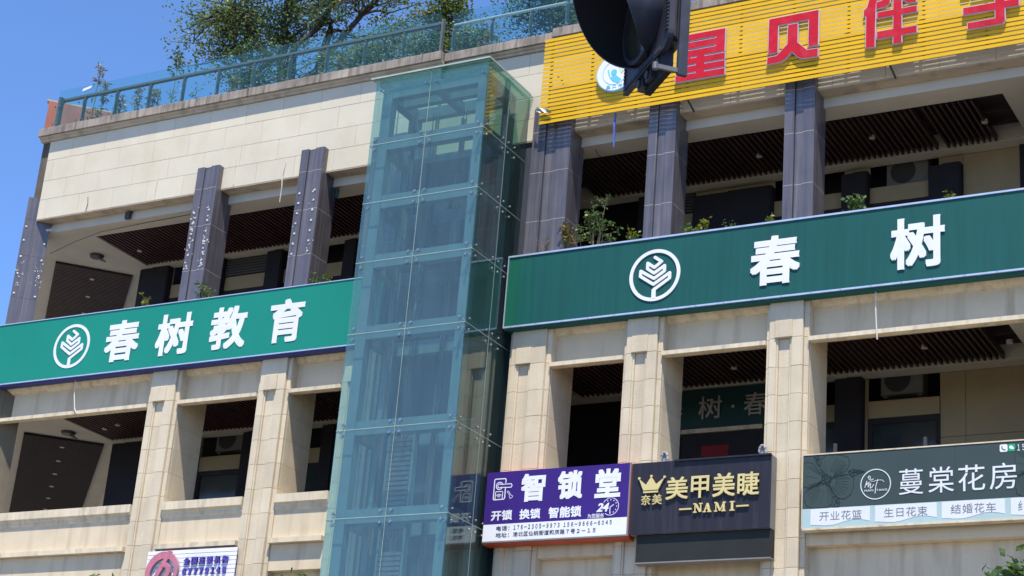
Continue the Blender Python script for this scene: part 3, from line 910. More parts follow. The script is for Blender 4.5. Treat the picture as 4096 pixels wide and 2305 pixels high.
# lift car waiting near the top
mb = MB(); mb.box(-16.1, -15.1, 24.3, 24.78, 13.25, 13.33); mb.box(-16.1, -15.1, 24.3, 24.78, 15.0, 15.1); mb.box(-16.1, -16.06, 24.3, 24.78, 13.33, 15.0); mb.box(-15.14, -15.1, 24.3, 24.78, 13.33, 15.0)
car = lpart('lift_car', mb, M['shaft_door'])
# point fixings
def fitting_mesh(axis, sides):
    mb = MB()
    for sx in sides:
        for sz in (-1, 1):
            if axis == 'x':
                h = (0.095 * sx, -0.006, 0.095 * sz); h2 = (0.095 * sx, -0.024, 0.095 * sz); e = (0.095 * sx, 0.06, 0.095 * sz); r = (0.0, 0.12, 0.0)
            else:
                h = (0.006, 0.095 * sx, 0.095 * sz); h2 = (0.024, 0.095 * sx, 0.095 * sz); e = (-0.06, 0.095 * sx, 0.095 * sz); r = (-0.12, 0.0, 0.0)
            hr = 0.028 if axis == 'x' else 0.018
            mb.cyl(h, h2, hr, hr * 0.8, n=12)
            mb.cyl(h, e, 0.010, n=6)
            mb.cyl(e, r, 0.011, n=6)
    return mb.mesh('spider_fitting')
fm = {('x', 0): fitting_mesh('x', (-1, 1)), ('x', 1): fitting_mesh('x', (1,)), ('x', -1): fitting_mesh('x', (-1,)), ('y', 0): fitting_mesh('y', (-1, 1)), ('y', 1): fitting_mesh('y', (1,)), ('y', -1): fitting_mesh('y', (-1,))}
for z in LZ[:-2]:
    zz_ = z if z < 16.4 else 16.36
    if z > 16.4:
        continue
    link('spider_fitting', fm[('x', 1)], M['steel'], L, at=(LX0 + 0.02, LY, z))
    link('spider_fitting', fm[('x', 0)], M['steel'], L, at=(LD, LY, z))
    link('spider_fitting', fm[('x', -1)], M['steel'], L, at=(LX1 - 0.01, LY, z))
    link('spider_fitting', fm[('y', 1)], M['steel'], L, at=(LX1, LY + 0.02, z))
    link('spider_fitting', fm[('y', 0)], M['steel'], L, at=(LX1, LSD, z))
    link('spider_fitting', fm[('y', -1)], M['steel'], L, at=(LX1, 24.95, z))
mb = MB()
for x in (LX0 + 0.115, LD - 0.095, LD + 0.095, LX1 - 0.105):
    mb.cyl((x, LY - 0.006, 16.27), (x, LY - 0.024, 16.27), 0.028, 0.022, n=12); mb.cyl((x, LY, 16.27), (x, LY + 0.15, 16.27), 0.01, n=6)
lpart('top_fixing', mb, M['steel'])

# ================================================================== BALUSTRADE
Rr = thing('glass_balustrade', 'green tinted glass balustrade with grey posts along the roof edge', 'balustrade', (-16, 25.15, 17.64))
def bal(x0, n, w, dy, last=False):
    for i in range(n):
        a = x0 + w * i
        mb = MB(); mb.box(a + 0.012, a + w - 0.012, 25.14 + dy, 25.152 + dy, 17.68, 18.53)
        build('glass_pane', mb, M['rail_glass'], Rr)
        mb = MB()
        mb.box(a - 0.012, a + 0.012, 25.22 + dy, 25.30 + dy, 17.637, 18.30)
        mb.add([(a - 0.012, 25.22 + dy, 18.30), (a + 0.012, 25.22 + dy, 18.30), (a + 0.012, 25.30 + dy, 18.30), (a - 0.012, 25.30 + dy, 18.30),
                (a - 0.012, 25.27 + dy, 18.352), (a + 0.012, 25.27 + dy, 18.352), (a + 0.012, 25.33 + dy, 18.352), (a - 0.012, 25.33 + dy, 18.352)],
               [(0, 3, 2, 1), (4, 5, 6, 7), (0, 1, 5, 4), (1, 2, 6, 5), (2, 3, 7, 6), (3, 0, 4, 7)])
        p = build('rail_post', mb, M['rail_steel'], Rr)
        cl = MB()
        for z in (17.78, 18.18):
            for sx in (-0.06, 0.06):
                cl.cyl((a + sx, 25.128 + dy, z), (a + sx, 25.165 + dy, z), 0.016, n=8); cl.cyl((a, 25.23 + dy, z), (a + sx, 25.16 + dy, z), 0.006, n=5)
        build('glass_clamp', cl, M['steel'], p)
bal(-25.72 + 0.0, 1, 0.63, 0.0)
bal(-25.09, 10, 0.8545, 0.0)
bal(-16.40, 3, 0.80, 0.12)
bal(-14.0, 11, 0.86, 0.0)
mb = MB(); mb.box(-25.73, -16.53, 25.25, 25.33, 18.353, 18.40); mb.box(-25.74, -25.66, 25.16, 25.24, 17.637, 18.40); mb.box(-16.56, -16.52, 25.17, 25.25, 17.637, 18.40)
build('handrail', mb, M['rail_steel'], Rr)
mb = MB(); mb.cyl((-16.42, 25.40, 18.36), (-14.0, 25.40, 18.36), 0.028, n=10); mb.cyl((-13.99, 25.29, 18.38), (XR, 25.29, 18.38), 0.028, n=10)
build('handrail', mb, M['alu'], Rr)
# white plate hung on one pane
mb = MB(); mb.prism([(-25.08, 18.40), (-24.86, 18.445), (-24.84, 18.50), (-25.07, 18.46)], 25.12, 25.13)
tag(build('notice_plate', mb, M['white']), 'small white notice plate hung on the roof balustrade glass near the left corner', 'notice')

# ================================================================== SIGNS
def logo_tree(mb, cx, cz, R, y0, y1):
    mb.ring(cx, cz, R * 0.868, R, y0, y1, 56)
    P = [(-0.018, .69), (.249, .50), (-.027, .299), (-.299, .498), (-.296, .278), (-.029, .081), (.373, .328), (.376, .118), (-.018, -.129), (-.559, .215), (-.566, .016), (-.032, -.353), (.59, .023), (.593, -.186), (-.007, -.563)]
    mb.stroke([(cx + a * R, cz + b * R) for a, b in P], 0.118 * R, y0 - 0.001, y1)
    mb.box(cx - 0.085 * R, cx + 0.075 * R, y0 - 0.0025, y1, cz - 0.90 * R, cz - 0.55 * R)

# --- left green sign
S = thing('shop_sign', 'long bright green sign reading 春树教育 with tree logo, left of the lift', 'shop sign', (-21.8, 24.9, 12.05))
mb = MB(); mb.box(-27.2, -17.02, 24.885, 25.03, 12.065, 13.285); build('sign_panel', mb, M['green_l'], S)
mb = MB(); mb.box(-27.2, -17.02, 24.872, 25.045, 12.042, 12.064); mb.box(-27.2, -17.02, 24.872, 25.045, 13.286, 13.302); build('sign_trim', mb, M['alu'], S)
mb = MB(); mb.box(-27.2, -17.02, 24.90, 25.05, 12.005, 12.041); build('sign_underside', mb, M['navy'], S)
mb = MB(); logo_tree(mb, -23.94, 12.672, 0.441, 24.877, 24.884); build('logo', mb, M['white'], S)
for ch, a, b, z0, z1 in (('春', -23.113, -22.305, 12.25, 13.065), ('树', -21.90, -21.08, 12.255, 13.065), ('教', -20.66, -19.85, 12.25, 13.065), ('育', -19.35, -18.61, 12.25, 13.065)):
    mb = MB(); text(mb, ch, a, b, z0, z1, 24.876, 24.884, 0.026); build('character', mb, M['white'], S)
# --- right green sign
S = thing('shop_sign', 'long deep green sign reading 春树 with tree logo, right of the lift', 'shop sign', (-10.0, 24.9, 12.05))
mb = MB(); mb.box(-14.05, XR, 24.885, 25.03, 12.065, 13.29); build('sign_panel', mb, M['green_r'], S)
mb = MB(); mb.box(-14.535, -14.3305, 24.886, 25.03, 12.065, 13.29); build('reflection_strip', mb, M['green_refl'], S)  # glass reflection at the sign's left end, painted as two green strips
mb = MB(); mb.box(-14.33, -14.0505, 24.884, 25.03, 12.065, 13.29); build('reflection_strip', mb, M['green_refl_mid'], S)
mb = MB(); mb.box(-14.55, XR, 24.868, 25.04, 12.036, 12.0645); mb.box(-14.55, XR, 24.868, 25.04, 13.2905, 13.32); mb.box(-14.55, -14.5355, 24.8685, 25.04, 12.0647, 13.29); build('sign_trim', mb, M['alu'], S)
mb = MB()
for i in range(20):
    x = -14.4 + 0.47 * i
    mb.cyl((x, 24.862, 12.05), (x, 24.868, 12.05), 0.008, n=6)
build('trim_screws', mb, M['steel'], S, kind='stuff')
mb = MB(); mb.box(-14.5, XR, 24.90, 25.05, 12.0, 12.035); build('sign_underside', mb, M['green_r'], S)
mb = MB(); logo_tree(mb, -11.845, 12.656, 0.442, 24.868, 24.884); build('logo', mb, M['white'], S)
for ch, a, b, z0, z1 in (('春', -10.224, -9.412, 12.258, 13.07), ('树', -7.995, -7.169, 12.255, 13.075)):
    mb = MB(); text(mb, ch, a, b, z0, z1, 24.866, 24.884, 0.027); build('character', mb, M['white'], S)

# --- yellow slatted sign
S = thing('slatted_sign', 'big yellow slatted sign with red characters 星贝伴学 and round logo', 'shop sign', (-9.5, 24.9, 15.68))
for i in range(21):
    z = 15.685 + 0.0788 * i
    sh = 0.004 * (random.random() - 0.5)
    piece('slat', S, -14.155 + sh, XR, 24.83 + 0.0015 * random.random(), 24.835, z, z + 0.0578, M['yellow'], 0)
for x in (-14.0, -13.21, -12.35, -11.43, -10.51, -9.6, -8.68, -7.47, -6.5, -5.5):
    mb = MB(); mb.box(x - 0.02, x + 0.02, 24.838, 24.87, 15.69, 17.33); build('batten', mb, M['rust'], S)
for x in (-13.9, -11.43, -8.02, -5.4):
    mb = MB(); mb.tube([(x, 24.88, 15.72), (x + 0.02, 25.13, 15.60)], 0.018, 5); mb.tube([(x, 24.90, 16.6), (x, 25.14, 16.6)], 0.015, 5)
    build('strut', mb, M['strut'], S)
R_ = lambda x0, x1, z0, z1: [(x0, z0), (x1, z0), (x1, z1), (x0, z1)]
xing = [R_(-11.465, -10.76, 16.742, 16.852), R_(-11.465, -11.416, 16.435, 16.742), R_(-10.912, -10.76, 16.435, 16.742), R_(-11.416, -10.912, 16.588, 16.70), R_(-11.416, -10.912, 16.437, 16.548),
        R_(-11.254, -11.107, 16.114, 16.437), R_(-11.40, -11.352, 16.40, 16.437), R_(-11.53, -11.254, 16.292, 16.40), R_(-11.107, -10.752, 16.294, 16.40), R_(-11.53, -11.254, 16.15, 16.258), R_(-11.107, -10.75, 16.15, 16.258), R_(-11.61, -10.745, 16.004, 16.115)]
bei = [[(-9.995, 16.226), (-9.995, 16.858), (-9.16, 16.866), (-9.16, 16.24), (-9.317, 16.231), (-9.317, 16.731), (-9.84, 16.72), (-9.84, 16.232)],
       [(-9.67, 16.691), (-9.507, 16.693), (-9.507, 16.345), (-9.34, 16.175), (-9.16, 16.168), (-9.16, 16.03), (-9.43, 16.045), (-9.50, 16.09), (-9.597, 16.2), (-9.70, 16.09), (-9.79, 16.045), (-10.012, 16.04), (-10.005, 16.16), (-9.85, 16.165), (-9.67, 16.345)]]
ban = [[(-8.369, 16.03), (-8.231, 16.02), (-8.215, 16.79), (-8.11, 17.06), (-8.27, 17.06), (-8.355, 16.74), (-8.407, 16.70), (-8.407, 16.60), (-8.369, 16.60)],
       R_(-7.93, -7.80, 16.02, 17.08), R_(-8.19, -7.93, 16.15, 16.275), R_(-7.80, -7.56, 16.15, 16.265), R_(-8.19, -7.93, 16.52, 16.62), R_(-7.80, -7.557, 16.515, 16.615),
       [(-8.205, 16.69), (-8.06, 16.70), (-7.99, 16.76), (-7.97, 17.02), (-8.09, 17.02), (-8.11, 16.82), (-8.205, 16.80)], [(-7.57, 16.69), (-7.70, 16.70), (-7.77, 16.76), (-7.775, 17.02), (-7.66, 17.02), (-7.65, 16.82), (-7.57, 16.80)]]
xue = [R_(-6.83, -6.34, 16.302, 16.418), R_(-6.20, -5.986, 16.302, 16.418), [(-6.34, 16.145), (-6.34, 16.56), (-6.2, 16.56), (-6.2, 16.09), (-6.24, 16.04), (-6.763, 16.04), (-6.763, 16.145)], R_(-6.70, -6.1, 16.56, 16.66), R_(-6.86, -5.98, 16.74, 16.84), R_(-6.86, -6.74, 16.66, 16.74), R_(-6.10, -5.98, 16.66, 16.74),
       R_(-6.72, -6.62, 16.86, 17.06), R_(-6.46, -6.36, 16.86, 17.06), R_(-6.20, -6.10, 16.86, 17.06)]
for polys in (xing, bei, ban, xue):
    mb = MB()
    for k, pl in enumerate(polys):
        cx = sum(p[0] for p in pl) / len(pl); cz = sum(p[1] for p in pl) / len(pl)
        for j in range(8):
            dx, dz = 0.012 * math.cos(j * math.pi / 4), 0.012 * math.sin(j * math.pi / 4)
            mb.prism([(p[0] + dx, p[1] + dz) for p in pl], 24.774 + 0.0003 * j + 0.0001 * (k % 3), 24.825)
    ch = build('character', mb, M['silver'], S)
    mb = MB()
    for k, pl in enumerate(polys):
        mb.prism(pl, 24.769 - 0.0002 * (k % 3), 24.80)
    build('red_face', mb, M['red'], ch)
mb = MB(); mb.cyl((-12.72, 24.76, 16.385), (-12.72, 24.82, 16.385), 0.352, n=56); disc = build('logo_disc', mb, M['sky_blue'], S)
mb = MB(); mb.cyl((-12.72, 24.752, 16.385), (-12.72, 24.765, 16.385), 0.335, n=56); build('disc_face', mb, M['white'], disc)
mb = MB(); mb.ring(-12.72, 16.385, 0.222, 0.228, 24.748, 24.753, 48)
mb.ring(-12.74, 16.39, 0.0, 0.055, 24.7465, 24.753, 16); mb.prism([(-12.82, 16.31), (-12.70, 16.33), (-12.60, 16.24), (-12.66, 16.18), (-12.75, 16.22)], 24.7475, 24.753); mb.prism([(-12.86, 16.45), (-12.84, 16.45), (-12.81, 16.34), (-12.83, 16.33)], 24.747, 24.753)
text(mb, '星贝伴', -12.87, -12.57, 16.09, 16.155, 24.7475, 24.753, 0, 1.5); build('disc_print', mb, M['cyan'], disc)
mb = MB(); mb.stroke([(-12.60, 16.36), (-12.56, 16.50), (-12.50, 16.56), (-12.51, 16.44), (-12.60, 16.36)], 0.012, 24.748, 24.753); mb.stroke([(-12.62, 16.40), (-12.66, 16.52), (-12.61, 16.58), (-12.58, 16.50)], 0.010, 24.7478, 24.753); build('disc_print', mb, M['lime'], disc)
# crumpled foil on its lower left corner
mb = MB(); V = []; F = []
for i in range(6):
    for j in range(4):
        V.append((-14.21 + 0.06 * i, 24.79 + random.uniform(-0.02, 0.02), 16.02 - 0.028 * i - 0.035 * j * (1 - i * 0.12) + random.uniform(-0.012, 0.012)))
for i in range(5):
    for j in range(3):
        a = i * 4 + j; F.append((a, a + 4, a + 5, a + 1))
mb.add(V, F)
tag(build('foil_scrap', mb, M['foil']), 'crumpled silver foil scrap stuck on the lower left corner of the yellow sign', 'scrap')
mb = MB(); mb.tube([(-12.749, 24.92, 15.70), (-12.745, 24.90, 15.45), (-12.737, 24.90, 15.25), (-12.731, 24.90, 15.06)], [0.016, 0.02, 0.018, 0.014], 4)
tag(build('hanging_ribbon', mb, M['ribbon']), 'blue plastic ribbon hanging below the yellow slatted sign', 'ribbon')

# --- purple locksmith sign
S = thing('shop_sign', 'purple and white locksmith sign reading 智锁堂 with phone numbers', 'shop sign', (-13.3, 24.9, 8.4))
mb = MB(); mb.box(-14.535, -12.03, 24.80, 25.02, 8.38, 9.545); build('sign_box', mb, M['orange'], S)
mb = MB(); mb.box(-14.545, -12.045, 24.782, 24.7995, 8.70, 9.55); build('sign_panel', mb, M['purple'], S)
mb = MB(); mb.box(-14.545, -12.045, 24.7825, 24.7995, 8.43, 8.6995); build('white_band', mb, M['white'], S)
mb = MB(); mb.box(-14.545, -12.02, 24.778, 24.7995, 8.405, 8.4295); mb.box(-12.0445, -12.02, 24.778, 24.7995, 8.4297, 9.55); build('sign_trim', mb, M['return_grey'], S)
yp = 24.780
for s_, a, b, z0, z1 in (('智', -13.914, -13.486, 9.034, 9.486), ('锁', -13.27, -12.833, 9.036, 9.491), ('堂', -12.62, -12.184, 9.022, 9.478)):
    mb = MB(); text(mb, s_, a, b, z0, z1, yp - 0.004, 24.782, 0.034); build('character', mb, M['white'], S)
for s_, a, b, z0, z1, bd in (('开锁', -14.417, -14.039, 8.758, 8.922, .03), ('换锁', -13.91, -13.54, 8.756, 8.918, .03), ('智能锁', -13.398, -12.829, 8.745, 8.921, .03), ('为您服务', -12.718, -12.437, 8.707, 8.779, .012)):
    mb = MB(); text(mb, s_, a, b, z0, z1, yp, 24.782, bd); build('lettering', mb, M['white'], S)
mb = MB(); text(mb, '24', -12.57, -12.36, 8.801, 8.937, yp - 0.001, 24.782, 0.025, 0.9, 0.25); build('lettering', mb, M['white'], S)
for s_, a, b, z0, z1 in (('电话：', -14.305, -14.07, 8.592, 8.668), ('１７６－２３０５－９９７３', -13.996, -13.19, 8.598, 8.668), ('１５６－９６６６－６０４５', -13.12, -12.30, 8.600, 8.666), ('地址：', -14.307, -14.07, 8.486, 8.560), ('渝北区仙桃街道和庆路７号２－１５', -13.996, -12.565, 8.486, 8.562)):
    mb = MB(); text(mb, s_, a, b, z0, z1, yp, 24.7825, 0.008, 1.1); build('lettering', mb, M['black_ink'], S)
ic = MB()
def rrect(mb, x0, x1, z0, z1, r, w, y0, y1):
    pts = []
    for cx, cz, a0 in ((x1 - r, z1 - r, 0), (x0 + r, z1 - r, 90), (x0 + r, z0 + r, 180), (x1 - r, z0 + r, 270)):
        for k in range(4):
            t = math.radians(a0 + 30 * k); pts.append((cx + r * math.cos(t), cz + r * math.sin(t)))
    mb.stroke(pts, w, y0, y1, True)
yi = 24.7795
ic.stroke([(-14.20, 9.29), (-14.20, 9.12), (-14.215, 9.10), (-14.39, 9.097), (-14.405, 9.11), (-14.405, 9.42), (-14.39, 9.435), (-14.215, 9.435), (-14.20, 9.42), (-14.20, 9.365)], 0.016, yi, 24.782)
ic.ring(-14.309, 9.321, 0.052, 0.066, yi, 24.782, 24, math.radians(25), math.radians(335)); ic.ring(-14.309, 9.321, 0.026, 0.039, yi, 24.782, 20, math.radians(40), math.radians(320))
ic.stroke([(-14.285, 9.343), (-14.10, 9.345), (-14.082, 9.315), (-14.10, 9.287), (-14.285, 9.295)], 0.013, yi, 24.782)
rrect(ic, -14.372, -14.243, 9.10, 9.228, 0.012, 0.012, yi, 24.782)
for r_ in (0.022, 0.042, 0.062):
    ic.ring(-14.308, 9.118, r_, r_ + 0.010, yi, 24.782, 8, math.radians(45), math.radians(135))
build('lock_icon', ic, M['white'], S)
ic = MB(); ic.stroke([(-14.148, 9.232), (-14.165, 9.212), (-14.150, 9.205), (-14.12, 9.165), (-14.118, 9.135), (-14.10, 9.105), (-14.065, 9.12), (-14.06, 9.145), (-14.092, 9.16), (-14.13, 9.215), (-14.148, 9.232)], 0.007, yi, 24.782)
build('key_icon', ic, M['white'], S)
ic = MB(); ic.ring(-12.335, 8.878, 0.131, 0.140, yi, 24.782, 40, math.radians(-130), math.radians(150))
for k in range(12):
    t = math.radians(30 * k)
    if 130 < (30 * k) % 360 < 250:
        continue
    ic.ring(-12.335 + 0.104 * math.cos(t), 8.878 + 0.104 * math.sin(t), 0, 0.009, yi, 24.782, 8)
ic.stroke([(-12.342, 8.775), (-12.342, 8.868), (-12.284, 8.905)], 0.012, yi, 24.782)
build('clock_icon', ic, M['white'], S)

# --- black nail salon sign
S = thing('shop_sign', 'black sign box with gold crown and gold characters 美甲美睫 NAMI', 'shop sign', (-10.9, 24.95, 8.42))
mb = MB(); mb.box(-12.0, -9.751, 24.80, 25.01, 8.425, 9.53); build('sign_box', mb, M['return_grey'], S)
for a, b in ((-12.0, -11.265), (-11.26, -10.525), (-10.52, -9.75)):
    piece('face_panel', S, a, b, 24.79, 24.7995, 8.42, 9.535, M['black_sign'], 0.002)
mb = MB(); mb.box(-11.30, -9.75, 24.757, 24.7895, 9.515, 9.54); build('top_lip', mb, M['black_sign'], S)
for s_, a, b, z0, z1 in (('美', -11.415, -11.053, 8.921, 9.267), ('甲', -11.006, -10.713, 8.921, 9.262), ('美', -10.659, -10.30, 8.921, 9.279), ('睫', -10.262, -9.922, 8.918, 9.272)):
    mb = MB(); text(mb, s_, a, b, z0, z1, 24.755, 24.783, 0.016); build('character', mb, M['gold'], S)
for s_, a, b in (('奈', -11.816, -11.66), ('美', -11.635, -11.473)):
    mb = MB(); text(mb, s_, a, b, 8.861, 9.018, 24.757, 24.783, 0.012); build('character', mb, M['gold'], S)
def stem(mb, x0, x1, z0, z1, lean=0):
    mb.prism([(x0, z0), (x1, z0), (x1 + lean, z1), (x0 + lean, z1)], 24.757, 24.783)
def serif(mb, x0, x1, z):
    mb.box(x0, x1, 24.7565, 24.783, z - 0.009, z + 0.009)
z0, z1 = 8.706, 8.834
mb = MB(); stem(mb, -10.935, -10.918, z0, z1); stem(mb, -10.845, -10.828, z0, z1); mb.prism([(-10.94, z1), (-10.905, z1), (-10.825, z0), (-10.86, z0)], 24.756, 24.783); serif(mb, -10.957, -10.90, z0); serif(mb, -10.957, -10.915, z1); serif(mb, -10.865, -10.81, z1); build('letter', mb, M['gold'], S)
mb = MB(); mb.prism([(-10.785, z0), (-10.765, z0), (-10.722, z1), (-10.742, z1)], 24.757, 24.783); mb.prism([(-10.715, z0), (-10.68, z0), (-10.715, z1), (-10.748, z1)], 24.756, 24.783); mb.box(-10.765, -10.70, 24.758, 24.783, 8.745, 8.757); serif(mb, -10.80, -10.75, z0); serif(mb, -10.725, -10.665, z0); build('letter', mb, M['gold'], S)
mb = MB(); stem(mb, -10.60, -10.585, z0, z1); stem(mb, -10.485, -10.455, z0, z1); mb.prism([(-10.605, z1), (-10.57, z1), (-10.515, z0), (-10.54, z0)], 24.756, 24.783); mb.prism([(-10.478, z1), (-10.455, z1), (-10.52, z0), (-10.535, z0)], 24.7555, 24.783); serif(mb, -10.62, -10.57, z0); serif(mb, -10.505, -10.44, z0); serif(mb, -10.62, -10.58, z1); serif(mb, -10.485, -10.44, z1); build('letter', mb, M['gold'], S)
mb = MB(); stem(mb, -10.355, -10.32, z0, z1); serif(mb, -10.375, -10.30, z0); serif(mb, -10.375, -10.30, z1); build('letter', mb, M['gold'], S)
for a, b in ((-11.183, -10.985), (-10.272, -10.078)):
    mb = MB(); mb.box(a, b, 24.757, 24.783, 8.751, 8.775); build('dash', mb, M['gold'], S)
mb = MB()
mb.prism([(-11.79, 9.09), (-11.545, 9.09), (-11.45, 9.275), (-11.585, 9.175), (-11.667, 9.30), (-11.75, 9.175), (-11.87, 9.275)], 24.757, 24.783)
mb.box(-11.79, -11.545, 24.757, 24.783, 9.048, 9.075)
for x, z in ((-11.868, 9.283), (-11.667, 9.308), (-11.448, 9.283)):
    mb.ring(x, z, 0, 0.020, 24.7555, 24.783, 12)
build('crown_emblem', mb, M['gold'], S)
S = thing('blank_panel', 'blank charcoal panel with grey bottom edge under the black sign', 'panel', (-10.8, 24.95, 7.98))
mb = MB(); mb.box(-11.90, -9.755, 24.845, 25.01, 8.0, 8.415); build('face_panel', mb, M['dark_panel'], S)
mb = MB(); mb.box(-11.91, -9.745, 24.832, 25.01, 7.98, 7.999); build('bottom_trim', mb, M['return_grey'], S)

# --- florist sign
S = thing('shop_sign', 'slate green florist sign reading 蔓棠花房 with line drawn flowers', 'shop sign', (-7.2, 24.95, 8.37))
mb = MB(); mb.box(-9.28, XR, 24.862, 25.0, 8.37, 9.48); build('sign_box', mb, M['return_grey'], S)
for a, b in ((-9.28, -7.036), (-7.031, XR)):
    piece('face_panel', S, a, b, 24.853, 24.8615, 8.685, 9.485, M['slate'], 0.001)
mb = MB(); mb.box(-9.28, XR, 24.8535, 24.8615, 8.395, 8.6845); build('mint_band', mb, M['mint'], S)
mb = MB(); mb.box(-9.29, XR, 24.845, 25.0, 9.486, 9.505); mb.box(-9.293, -9.281, 24.846, 25.0, 8.37, 9.485); mb.box(-9.29, XR, 24.846, 25.0, 8.368, 8.394); build('sign_trim', mb, M['ledge'], S)
yf = 24.8505
for a, b in ((-9.154, -8.27), (-8.193, -7.306), (-7.234, -6.355), (-6.274, -5.4)):
    mb = MB(); n = 24; top = [(a, 8.676), (b, 8.676)]
    bot = [(b - (b - a) * i / n, 8.47 + 0.028 * math.sin(2.2 + 7.5 * (1 - i / n)) - 0.05 * (i / n) ** 3) for i in range(n + 1)]
    mb.prism([(a, 8.676)] + bot[::-1] + [(b, 8.676)], yf, 24.8535); build('white_tab', mb, M['pale'], S)
for s_, a, b in (('开业花篮', -9.018, -8.388), ('生日花束', -8.062, -7.437), ('结婚花车', -7.107, -6.478), ('纟', -6.175, -6.115)):
    mb = MB(); text(mb, s_, a, b, 8.497, 8.632, yf - 0.002, 24.851, 0.0, 1.1); build('lettering', mb, M['thin_ink'], S)
for s_, a, b in (('蔓', -7.845, -7.495), ('棠', -7.422, -7.059), ('花', -6.998, -6.622), ('房', -6.559, -6.184)):
    mb = MB(); text(mb, s_, a, b, 8.812, 9.185, yf - 0.004, 24.853, 0.0); build('character', mb, M['pale'], S)
lg = MB(); lg.ring(-8.188, 8.992, 0.212, 0.225, yf - 0.003, 24.853, 48)
lg.stroke([(-8.347, 8.953), (-8.317, 9.045), (-8.322, 8.985), (-8.281, 9.03), (-8.298, 8.955), (-8.259, 9.01), (-8.268, 8.935), (-8.245, 8.945), (-8.215, 8.99)], 0.009, yf - 0.002, 24.853)
lg.stroke([(-8.157, 9.062), (-8.185, 8.96), (-8.195, 8.86)], 0.010, yf - 0.002, 24.853)
lg.stroke([(-8.265, 9.045), (-8.23, 9.035), (-8.17, 9.045), (-8.13, 9.05), (-8.09, 9.045), (-8.065, 9.018)], 0.007, yf - 0.0025, 24.853)
lg.ring(-8.282, 9.10, 0.012, 0.022, yf - 0.002, 24.853, 10); lg.ring(-8.275, 9.072, 0.008, 0.016, yf - 0.002, 24.853, 8); lg.stroke([(-8.25, 9.06), (-8.22, 9.07)], 0.010, yf - 0.002, 24.853)
text(lg, 'MAN', -8.352, -8.222, 8.888, 8.918, yf - 0.002, 24.853, 0.02, 1.1); text(lg, 'TANG', -8.178, -8.017, 8.888, 8.918, yf - 0.002, 24.853, 0.02, 1.1)
build('logo', lg, M['pale'], S)
PET = [[(-8.90,9.14),(-9.02,9.28),(-9.0,9.42),(-8.93,9.475),(-8.78,9.473),(-8.70,9.46),(-8.60,9.42),(-8.575,9.34),(-8.61,9.25),(-8.70,9.17),(-8.82,9.12)],
       [(-8.85,9.10),(-8.70,9.165),(-8.58,9.165),(-8.51,9.10),(-8.515,8.98),(-8.55,8.87),(-8.64,8.805),(-8.74,8.82),(-8.82,8.90),(-8.87,9.0)],
       [(-8.94,9.04),(-8.87,8.98),(-8.83,8.88),(-8.84,8.74),(-8.90,8.695),(-9.15,8.695),(-9.22,8.74),(-9.26,8.83),(-9.25,8.93),(-9.18,8.985),(-9.05,9.02)],
       [(-8.98,9.12),(-9.04,9.25),(-9.13,9.36),(-9.22,9.385),(-9.272,9.36),(-9.272,9.02),(-9.2,9.0),(-9.08,9.03)]]
LEAF = [[(-8.60,9.21),(-8.52,9.235),(-8.42,9.215),(-8.35,9.19),(-8.44,9.165),(-8.52,9.13),(-8.57,9.17)],
        [(-8.82,8.85),(-8.73,8.83),(-8.715,8.74),(-8.73,8.695),(-8.82,8.695)],
        [(-9.12,9.475),(-9.08,9.36),(-9.02,9.30),(-9.03,9.42),(-9.06,9.475)]]
def flower(dx, clip, parent):
    fill = MB(); ink = MB(); C_ = Vector((-8.922, 9.10))
    K = lambda p: (min(max(p[0] + dx, clip[0]), clip[1]), p[1])
    for k, pl in enumerate(PET):
        pts = [K(p) for p in pl]
        fill.prism(pts, yf + 0.0012 - 0.0004 * k, 24.8535)
        ink.stroke(pts, 0.0065, yf - 0.0014, 24.8535, True)
        for p in pl[1:-1]:
            for f in (0.0, 0.5):
                q = Vector(p).lerp(Vector(pl[min(pl.index(p) + 1, len(pl) - 2)]), f)
                a = C_.lerp(q, 0.34); b = C_.lerp(q, 0.62); c = C_.lerp(q, 0.80 + 0.1 * random.random())
                ink.stroke([K(a), K(b), K(c)], 0.003, yf - 0.0012, 24.8535)
    for i in range(36):
        r_ = 0.10 * math.sqrt(random.random()); t = random.random() * 6.28
        ink.ring(C_.x + dx + r_ * math.cos(t), C_.y + r_ * math.sin(t), 0.006, 0.012, yf - 0.0016 - 0.00004 * i, 24.8535, 7)
    for pl in LEAF:
        ink.stroke([K(p) for p in pl], 0.0055, yf - 0.0013, 24.8535, True)
        c = sum((Vector(p) for p in pl), Vector((0, 0))) / len(pl)
        for p in pl:
            ink.stroke([K(c), K(Vector(p).lerp(c, 0.15))], 0.003, yf - 0.0011, 24.8535)
            ink.stroke([K(c.lerp(Vector(pl[0]), 0.4)), K(Vector(p).lerp(c, 0.3))], 0.003, yf - 0.001, 24.8535)
    build('flower_print', fill, M['slate_lite'], parent); build('flower_outline', ink, M['slate_ink'], parent, kind='stuff')
flower(0.0, (-9.275, -8.3), S)
flower(3.03, (-6.20, -4.7), S)
mb = MB(); rr = []
def chip(x0, x1, z0, z1, m):
    mb = MB(); pts = []
    r = 0.02
    for cx, cz, a0 in ((x1 - r, z1 - r, 0), (x0 + r, z1 - r, 90), (x0 + r, z0 + r, 180), (x1 - r, z0 + r, 270)):
        for k in range(4):
            t = math.radians(a0 + 30 * k); pts.append((cx + r * math.cos(t), cz + r * math.sin(t)))
    mb.prism(pts, yf - 0.001, 24.8535)
    return build('icon', mb, m, S)
chip(-6.412, -6.304, 9.342, 9.45, M['white']); chip(-6.296, -6.197, 9.342, 9.45, M['we_green'])
mb = MB(); mb.stroke([(-6.38, 9.425), (-6.382, 9.40), (-6.365, 9.375), (-6.335, 9.368)], 0.012, yf - 0.003, 24.8505); build('icon_print', mb, M['black_ink'], S)
